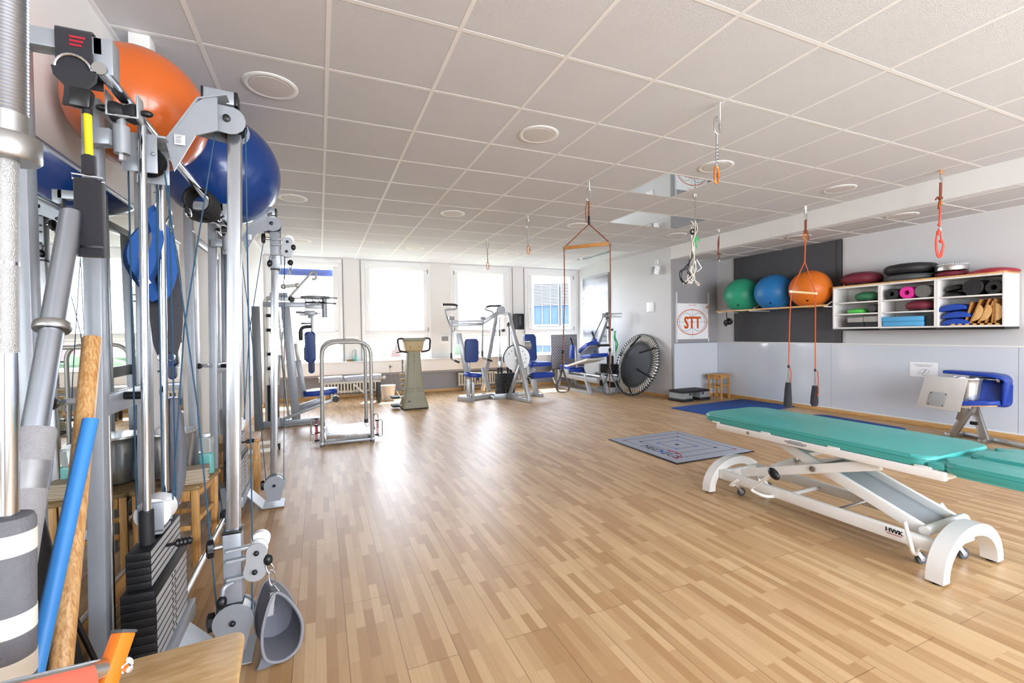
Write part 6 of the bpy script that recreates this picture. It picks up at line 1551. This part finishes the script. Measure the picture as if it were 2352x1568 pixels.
mb = MB(); mb.tube(catmull([(-.555, 2.26, 1.70), (-.572, 2.25, 1.60), (-.578, 2.25, 1.40), (-.572, 2.255, 1.26), (-.56, 2.26, 1.20)]), 0, flat=(.045, .020), up=(0, 1, 0)).tube(catmull([(-.55, 2.27, 1.70), (-.535, 2.28, 1.60), (-.525, 2.285, 1.42), (-.53, 2.28, 1.28), (-.545, 2.27, 1.20)]), 0, flat=(.05, .020), up=(0, 1, 0))
for v in mb.bm.verts: v.co.x -= .028
mb.build('quilted_band', mat('wool_dark', '#504f57', .9, 0, .12, 80, bump=.5, bscale=350), t, smooth=60)
MB().torus((-.593, 2.25, 1.185), (0, 1, 0), .015, .003, 16, 6).torus((-.568, 2.26, 1.185), (0, 1, 0), .015, .003, 16, 6).build('ring', M['chrome'], t)
t = thing('wool_cuff', 'crumpled light grey woollen cuff on a hook above the paper towels', 'cuff', (-.55, 2.2, .56))
hooked(t, (-.60, 2.22, 1.13), .10)
cuff(t, (-.548, 2.20, 1.02), (-.556, 2.20, .58), .030, .045, 'wool_grey', 'woollen_band', seed=4, lean=(.012, 0), twist=.8)
t = thing('ankle_cuff', 'open grey quilted ankle cuff clipped to the low pulley of the near tower', 'cuff', (-.15, 2.0, 0))
snap(t, (-.205, 1.985, .375), (-.19, 1.985, .335)); snap(t, (-.193, 1.985, .345), (-.187, 1.985, .285))
MB().tube([(-.187, 1.985, .292), (-.207, 1.985, .258), (-.167, 1.985, .258)], .003, 7, True).build('triangle_ring', M['chrome'], t)
loop = [(-.188, 1.97, .262), (-.215, 1.94, .20), (-.228, 1.93, .12), (-.215, 1.93, .04), (-.16, 1.94, -.0+.012), (-.105, 1.97, .03), (-.090, 2.0, .10), (-.115, 2.01, .17), (-.155, 2.0, .235)]
mb = MB(); pts = catmull(loop, 6, True); n_ = len(pts); rows = []
for i, p in enumerate(pts):
    f = i/n_; wd = .09+.05*math.sin(PI*f); rows.append([p+V((.004, -.012, -.001)), p+V((-.01, wd*.4, .001)), p+V((-.035, wd, .006))])
rows.append(rows[0]); mb.sheet(rows, .007); mb.build('quilted_band', M['wool_grey'], t, smooth=70)
mb = MB(); cb_ = V((-.19, 2.09, .12)); mb.sheet([[r_[2], r_[2]*.5+cb_*.5+V((-.005, .03, 0)), cb_+V((0, .03, 0))] for r_ in rows], .004); mb.build('inner_lining', M['wool_grey'], t, smooth=70)
mb = MB(); mb.tube([r_[0] for r_ in rows[:-1]], .0045, 6, True).tube([r_[2] for r_ in rows[:-1]], .0045, 6, True); mb.build('bound_edge', M['felt_edge'], t)
mb = MB()
for off in (.33, .66):
    zz = []
    for i in range(0, n_, 2):
        r_ = rows[i]; k = off+(.10 if (i//2) % 2 else -.10); q = r_[1]+(r_[2]-r_[1])*k; zz.append(q+(V((-.155, 1.98, .13))-q).normalized()*.004)
    mb.tube(zz, .001, 4, True)
mb.build('zigzag_stitching', M['cable_black'], t)
mb = MB(); mb.sheet([[(-.196, 1.968, .265), (-.176, 1.968, .265)], [(-.200, 1.952, .23), (-.182, 1.955, .23)], [(-.206, 1.940, .19), (-.186, 1.944, .19)]], .003); mb.build('tab', M['strap_grey'], t)
mb = MB(); mb.sheet([[(-.225, 1.93, .05), (-.17, 1.935, .01)], [(-.24, 1.925, .012), (-.20, 1.93, .004)], [(-.245, 1.92, .004), (-.215, 1.925, .003)]], .006); mb.build('tail_flap', M['wool_grey'], t)
# black bungee straps on the upper bar
t = thing('strap_coil', 'coil of black elastic straps with snap hooks wound on the upper chrome bar', 'straps', (-.55, 2.8, 1.8))
mb = MB()
for k in range(5): mb.torus((-.56+.003*k, 2.76+.024*k, 1.968-.003*k), (.25, 1, .2), .062+.002*k, .010, 26, 8)
mb.tube(catmull([(-.60, 2.72, 1.93), (-.60, 2.75, 1.885), (-.555, 2.82, 1.875), (-.51, 2.95, 1.92)]), .008, 8); mb.tube(catmull([(-.55, 2.75, 1.90), (-.51, 2.88, 1.90), (-.49, 3.0, 1.95)]), .006, 8); mb.build('elastic_straps', M['black_rubber'], t)
for y in (2.98, 3.03): snap(t, (-.53, y, 1.99), (-.515, y+.02, 1.93), .006)
snap(t, (-.60, 2.735, 1.915), (-.592, 2.74, 1.875), .005)
t = thing('pull_handle', 'small stirrup pull handle on white wire hanging from the raised pulley of the far tower', 'handle', (-.12, 3.75, 1.5))
q_ = on(3.76); snap(t, q_(665, 592), q_(667, 616), .006); snap(t, q_(665, 603), q_(666, 622), .006)
MB().ell(q_(667, 603), (.02, .02, .022), None, 12, 8).build('cable_stop', M['black_plastic'], t)
MB().tube([q_(666, 620), q_(652, 640), q_(651, 656)], .003, 6).tube([q_(666, 620), q_(672, 640), q_(671, 650), q_(663, 646), q_(664, 632), q_(666, 620)], .003, 6).build('wire', M['rail_grey'], t)
MB().cyl(q_(651, 658), q_(682, 655), .0125, n=14).ell(q_(651, 658), .02, None, 12, 8).ell(q_(683, 655), .02, None, 12, 8).build('grip', M['rail_grey'], t)

# ================================================================ bars and poles leaning at the left edge
def dirp(p, q): return (V(q)-V(p)).normalized()
T0, B0 = P(14, -120, Y=.985), P(19, 1560, Y=.985); d0 = dirp(T0, B0); B0 = B0+d0*((B0.z-.0)/-d0.z); d0 = dirp(T0, B0); 
def along(T, B, z): return T+(B-T)*((T.z-z)/(T.z-B.z))
t = thing('barbell', 'upright barbell at the left picture edge with ringed sleeve and taped grey foam', 'barbell', B0)
zc = P(16, 340, Y=.985).z
s = MB(); prof = []; Ls = (T0-along(T0, B0, zc+.055)).length; n_ = 46
for k in range(n_): prof += [(.0235, Ls*k/n_), (.0252, Ls*(k+.5)/n_)]
s.lathe([(0, 0)]+prof+[(.0235, Ls), (0, Ls)], T0, B0-T0, n=32); s.build('ringed_sleeve', M['steel_cool'], t)
s = MB(); s.cyl(along(T0, B0, zc+.055), along(T0, B0, zc+.02), .0258, n=32); s.lathe([(.0, 0), (.038, 0), (.041, .004), (.041, .036), (.038, .04), (0, .04)], along(T0, B0, zc+.02), B0-T0, n=36); s.build('collar', M['brushed_steel'], t)
zs = P(16, 810, Y=.985).z
MB().cyl(along(T0, B0, zc-.02), along(T0, B0, zs), .0142, n=28).build('knurled_grip', M['knurled_steel'], t)
zr = P(16, 605, Y=.985).z; MB().cyl(along(T0, B0, zr+.003), along(T0, B0, zr-.003), .0146, n=28).build('marker_ring', M['chrome'], t)
zf = P(16, 1183, Y=.985).z
MB().cyl(along(T0, B0, zs), along(T0, B0, zf-.01), .0135, n=28).build('smooth_bar', M['chrome'], t)
mat('foam_grey', '#6b6b70', .9, 0, .12, 60, bump=.6, bscale=260); mat('foam_light', '#9b9a9c', .9, 0, .12, 60, bump=.6, bscale=260); mat('tape_cream', '#e6e2d6', .6); mat('tape_silver', '#a9abae', .25, .7, .15, 50)
MB().lathe([(.0135, 0), (.030, .002), (.033, .01), (.033, zf-.10), (.0135, zf-.10)], along(T0, B0, zf), B0-T0, n=32).build('foam_sleeve', M['foam_grey'], t)
for v in (1243, 1425, 1530, 1640):
    zt = P(16, v, Y=.985).z; MB().cyl(along(T0, B0, zt+.017), along(T0, B0, zt-.017), .0336, n=32, caps=True).build('tape_band', M['tape_cream'], t)
MB().cyl(along(T0, B0, .11), B0+V((0, 0, .001)), .025, n=24).build('lower_sleeve', M['steel'], t)
T1, m1 = P(165, 490, Y=1.60), P(80, 985, Y=1.36); d1 = dirp(T1, m1); B1 = T1+d1*(T1.z/-d1.z)
t = thing('barbell', 'slanted silver barbell with a collar and light grey foam wrapped below it', 'barbell', B1)
za, zb, zc_ = P(122, 742, Y=1.48).z, P(82, 985, Y=1.36).z, 0
def seg(z0, z1, r, m, nm, n=28): return MB().cyl(along(T1, B1, z0), along(T1, B1, z1), r, n=n).build(nm, M[m], t)
seg(T1.z, za, .0245, 'steel_cool', 'sleeve'); MB().lathe([(0, 0), (.034, 0), (.036, .004), (.036, .016), (.034, .02), (0, .02)], along(T1, B1, za), B1-T1, n=32).build('collar', M['brushed_steel'], t)
seg(za-.02, zb-.02, .0235, 'steel_cool', 'knurled_grip'); 
MB().lathe([(.02, 0), (.036, .001), (.038, .008), (.038, .86), (.02, .86)], along(T1, B1, zb), B1-T1, n=28).build('foam_sleeve', M['foam_light'], t)
seg(zb-.07, zb-.125, .0387, 'tape_silver', 'tape_band'); seg(.2, .001, .0235, 'steel', 'lower_sleeve')
def leaning(name, label, cat, uv0, y0, uv1, y1, r, m, hollow=False, extra=None):
    a, b = P(*uv0, Y=y0), P(*uv1, Y=y1); d = dirp(a, b); e = a+d*((a.z-.002)/-d.z)
    if hollow: o = MB().lathe([(r*.85, .004), (r, 0), (r, (e-a).length), (r*.85, (e-a).length-.01)], a, d, n=28, close=True)
    else: o = MB().lathe([(0, 0), (r*.9, 0), (r, .004), (r, (e-a).length), (0, (e-a).length)], a, d, n=28)
    return tag(o.build(name, M[m]), label, cat)
mat('pvc_blue', '#3b86cf', .4, 0, .03)
leaning('wooden_pole', 'thick pine pole leaning against the near tower frame', 'pole', (212, 775), 1.66, (140, 1540), 1.36, .0215, 'pine_pole')
leaning('plastic_tube', 'bright blue plastic tube leaning in front of the pine pole', 'tube', (208, 963), 1.50, (76, 1560), 1.25, .0165, 'pvc_blue', True)
leaning('padded_bar', 'short black foam covered bar behind the grey barbell foam', 'bar', (66, 1190), 1.50, (110, 1345), 1.56, .027, 'black_rubber')
leaning('black_rod', 'thin black rod leaning between the pine pole and the near tower', 'rod', (125, 1320), 1.62, (215, 1510), 1.70, .007, 'black_plastic')
leaning('padded_bar', 'long black foam covered bar behind the blue tube at the lower left', 'bar', (60, 1395), 1.42, (110, 1560), 1.47, .028, 'black_rubber')
cyl_ = MB().cyl(P(249, 955, Y=1.95), P(262, 1450, Y=1.95), .006, n=12); tag(cyl_.build('steel_rod', M['steel']), 'thin steel rod standing by the mirror behind the near weight stack', 'rod')
tag(MB().box((-.775, 2.28, .036), (.15, .62, .07), rotm(0, 0, .03), .008).build('wooden_beam', M['aged_wood']), 'weathered wooden beam lying on the floor under the mirror', 'beam')

# ================================================================ foreground stool and orange frame
s_ = stool((-.365, 1.245, 0), .06, 'wooden stool with plywood seat in front of the near tower, nearest the viewer', .34, .36)
for o in children(s_):
    if o.name.split('.')[0] == 'seat': o.data.materials[0] = M['plywood']
A_ = P(284, 1452, Y=.90); Bq = P(243, 1568, Y=.865); dd = dirp(A_, Bq); Ez = A_+dd*((A_.z-.03)/-dd.z)
t = thing('orange_stand', 'orange square post with a silver cross tube, red sleeve and dome nut in the corner', 'stand', (Ez.x, Ez.y, 0))
mat('orange_paint', '#f27a1e', .35, 0, .02, coat=.3)
MB().bar(A_, Ez, .023, .025, (.5, .8, 0), .003).build('post', M['orange_paint'], t)
MB().bar(A_-dd*.004, A_+dd*.001, .0245, .0265, (.5, .8, 0), .002).build('post_cap', M['dark_grey_plastic'], t)
MB().box((Ez.x, Ez.y, .015), (.30, .30, .03), rotm(0, 0, .3), .006).build('foot', M['orange_paint'], t)
tq, tw = P(245, 1535, Y=.875), P(-60, 1612, Y=.76); td = dirp(tq, tw)
MB().cyl(tq+td*-.01, tw+td*.15, .0155, n=22).build('cross_tube', M['steel'], t)
n2_ = td.cross(V((0, 0, 1))).normalized()
if n2_.dot(EYE-tq) < 0: n2_ = -n2_
c0_ = tq+td*.028; c1_ = tw+td*.1
mb = MB(); up_ = V((0, 0, 1)); rows = []
for dz, off in ((.0135, .0120), (.006, .0175), (-.012, .0205), (-.04, .018), (-.09, .017)): rows.append([c0_+n2_*off+up_*dz, c1_+n2_*off+up_*dz])
mb.sheet(rows, .002); mb.build('red_sleeve', mat('salmon', '#e8604c', .3, 0, .03), t)
mb = MB()
for k in range(3): q0 = c0_+td*(.030-.006*k)+n2_*.0212; mb.bar(q0+up_*-.014, q0+up_*-.034+td*.002, .002, .0012, n2_)
mb.build('tally_marks', M['ink'], t)
bt = P(287, 1528, Y=.885)+V((.55, -.83, .1))*.004
mb = MB(); mb.lathe([(.011, -.012), (.011, -.004), (.0, -.004)], bt, (.55, -.83, .1), n=18).lathe([(.0085, -.004), (.0085, .006), (.0, .006)], bt, (.55, -.83, .1), n=6); mb.lathe([(.0065, .006), (.0065, .012), (.0045, .017), (0, .018)], bt, (.55, -.83, .1), n=16); mb.build('dome_nut', M['chrome'], t)

# ================================================================ stools along the mirror wall and what stands on them
s1 = stool((-.765, 3.12, 0), 1.45, 'wooden stool with worn seat beneath the paper towels and bucket', .36, .34, .45, True)
t = thing('paper_towels', 'stack of folded beige paper towels on the worn wooden stool', 'paper towels', (-.70, 3.0, .451))
mat('kraft', '#b5a690', .85, 0, .1, 90)
for k in range(12): MB().box((-.70+.003*((k*7) % 3), 3.02+.002*((k*5) % 3), .4555+.0065*k), (.20, .11, .0058), rotm(0, 0, .15+.02*((k*3) % 4))).build('towel', M['kraft'], t)
t = thing('spray_bottle', 'clear plastic bottle half full of turquoise liquid standing on the worn stool', 'bottle', (-.63, 3.17, .451))
MB().pad((-.635, 3.18, .515), (.075, .075, .125), None, .02, .012).build('liquid', M['turq'], t)
MB().pad((-.635, 3.18, .625), (.075, .075, .095), None, .02, .012).build('upper_body', M['clear_plastic'], t)
MB().cyl((-.635, 3.18, .672), (-.635, 3.18, .69), .022, n=16).build('cap', M['white_plastic'], t)
t = thing('metal_bucket', 'galvanised bucket at the back of the worn stool against the mirror wall', 'bucket', (-.82, 3.27, .451))
MB().lathe([(0, 0), (.085, 0), (.092, .006)]+[(.093+.0035*k, .03+.028*k) for k in range(8)]+[(.124, .25), (.130, .257), (.130, .267), (.124, .268), (.118, .25), (.09, .03), (0, .02)], (-.815, 3.225, .451), n=40).build('body', M['galvanised'], t)
s2 = stool((-.63, 4.21, 0), .05, 'pale wooden stool beside the base of the far cable tower', .34, .34)
# rolling stand behind the far tower
t = thing('rolling_stand', 'beige rolling stand with castors and a slanted bar behind the far cable tower', 'stand', (-.7, 5.4, 0))
for y in (5.25, 5.62): MB().bar((-.85, y, .09), (-.42, y, .09), .035, .035, (0, 0, 1), .003).build('base_bar', M['beige_metal'], t)
MB().bar((-.80, 5.22, .09), (-.80, 5.65, .09), .035, .035, (0, 0, 1), .003).build('base_bar', M['beige_metal'], t)
for x in (-.80, -.44):
    for y in (5.25, 5.62): MB().cyl((x-.012, y, .033), (x+.012, y, .033), .032, n=18).bar((x, y, .04), (x, y, .09), .02, .02).build('castor', M['black_rubber'], t)
MB().bar((-.74, 5.90, .80), (-.82, 5.28, .10), .05, .035, (1, 0, 0), .003).build('slanted_bar', M['beige_metal'], t)
MB().box((-.86, 5.35, .42), (.02, .4, .36), rotm(.25), .006).build('white_panel', M['white_plastic'], t); MB().box((-.845, 5.33, .36), (.02, .16, .26), rotm(.25), .004).build('black_panel', M['black_plastic'], t)
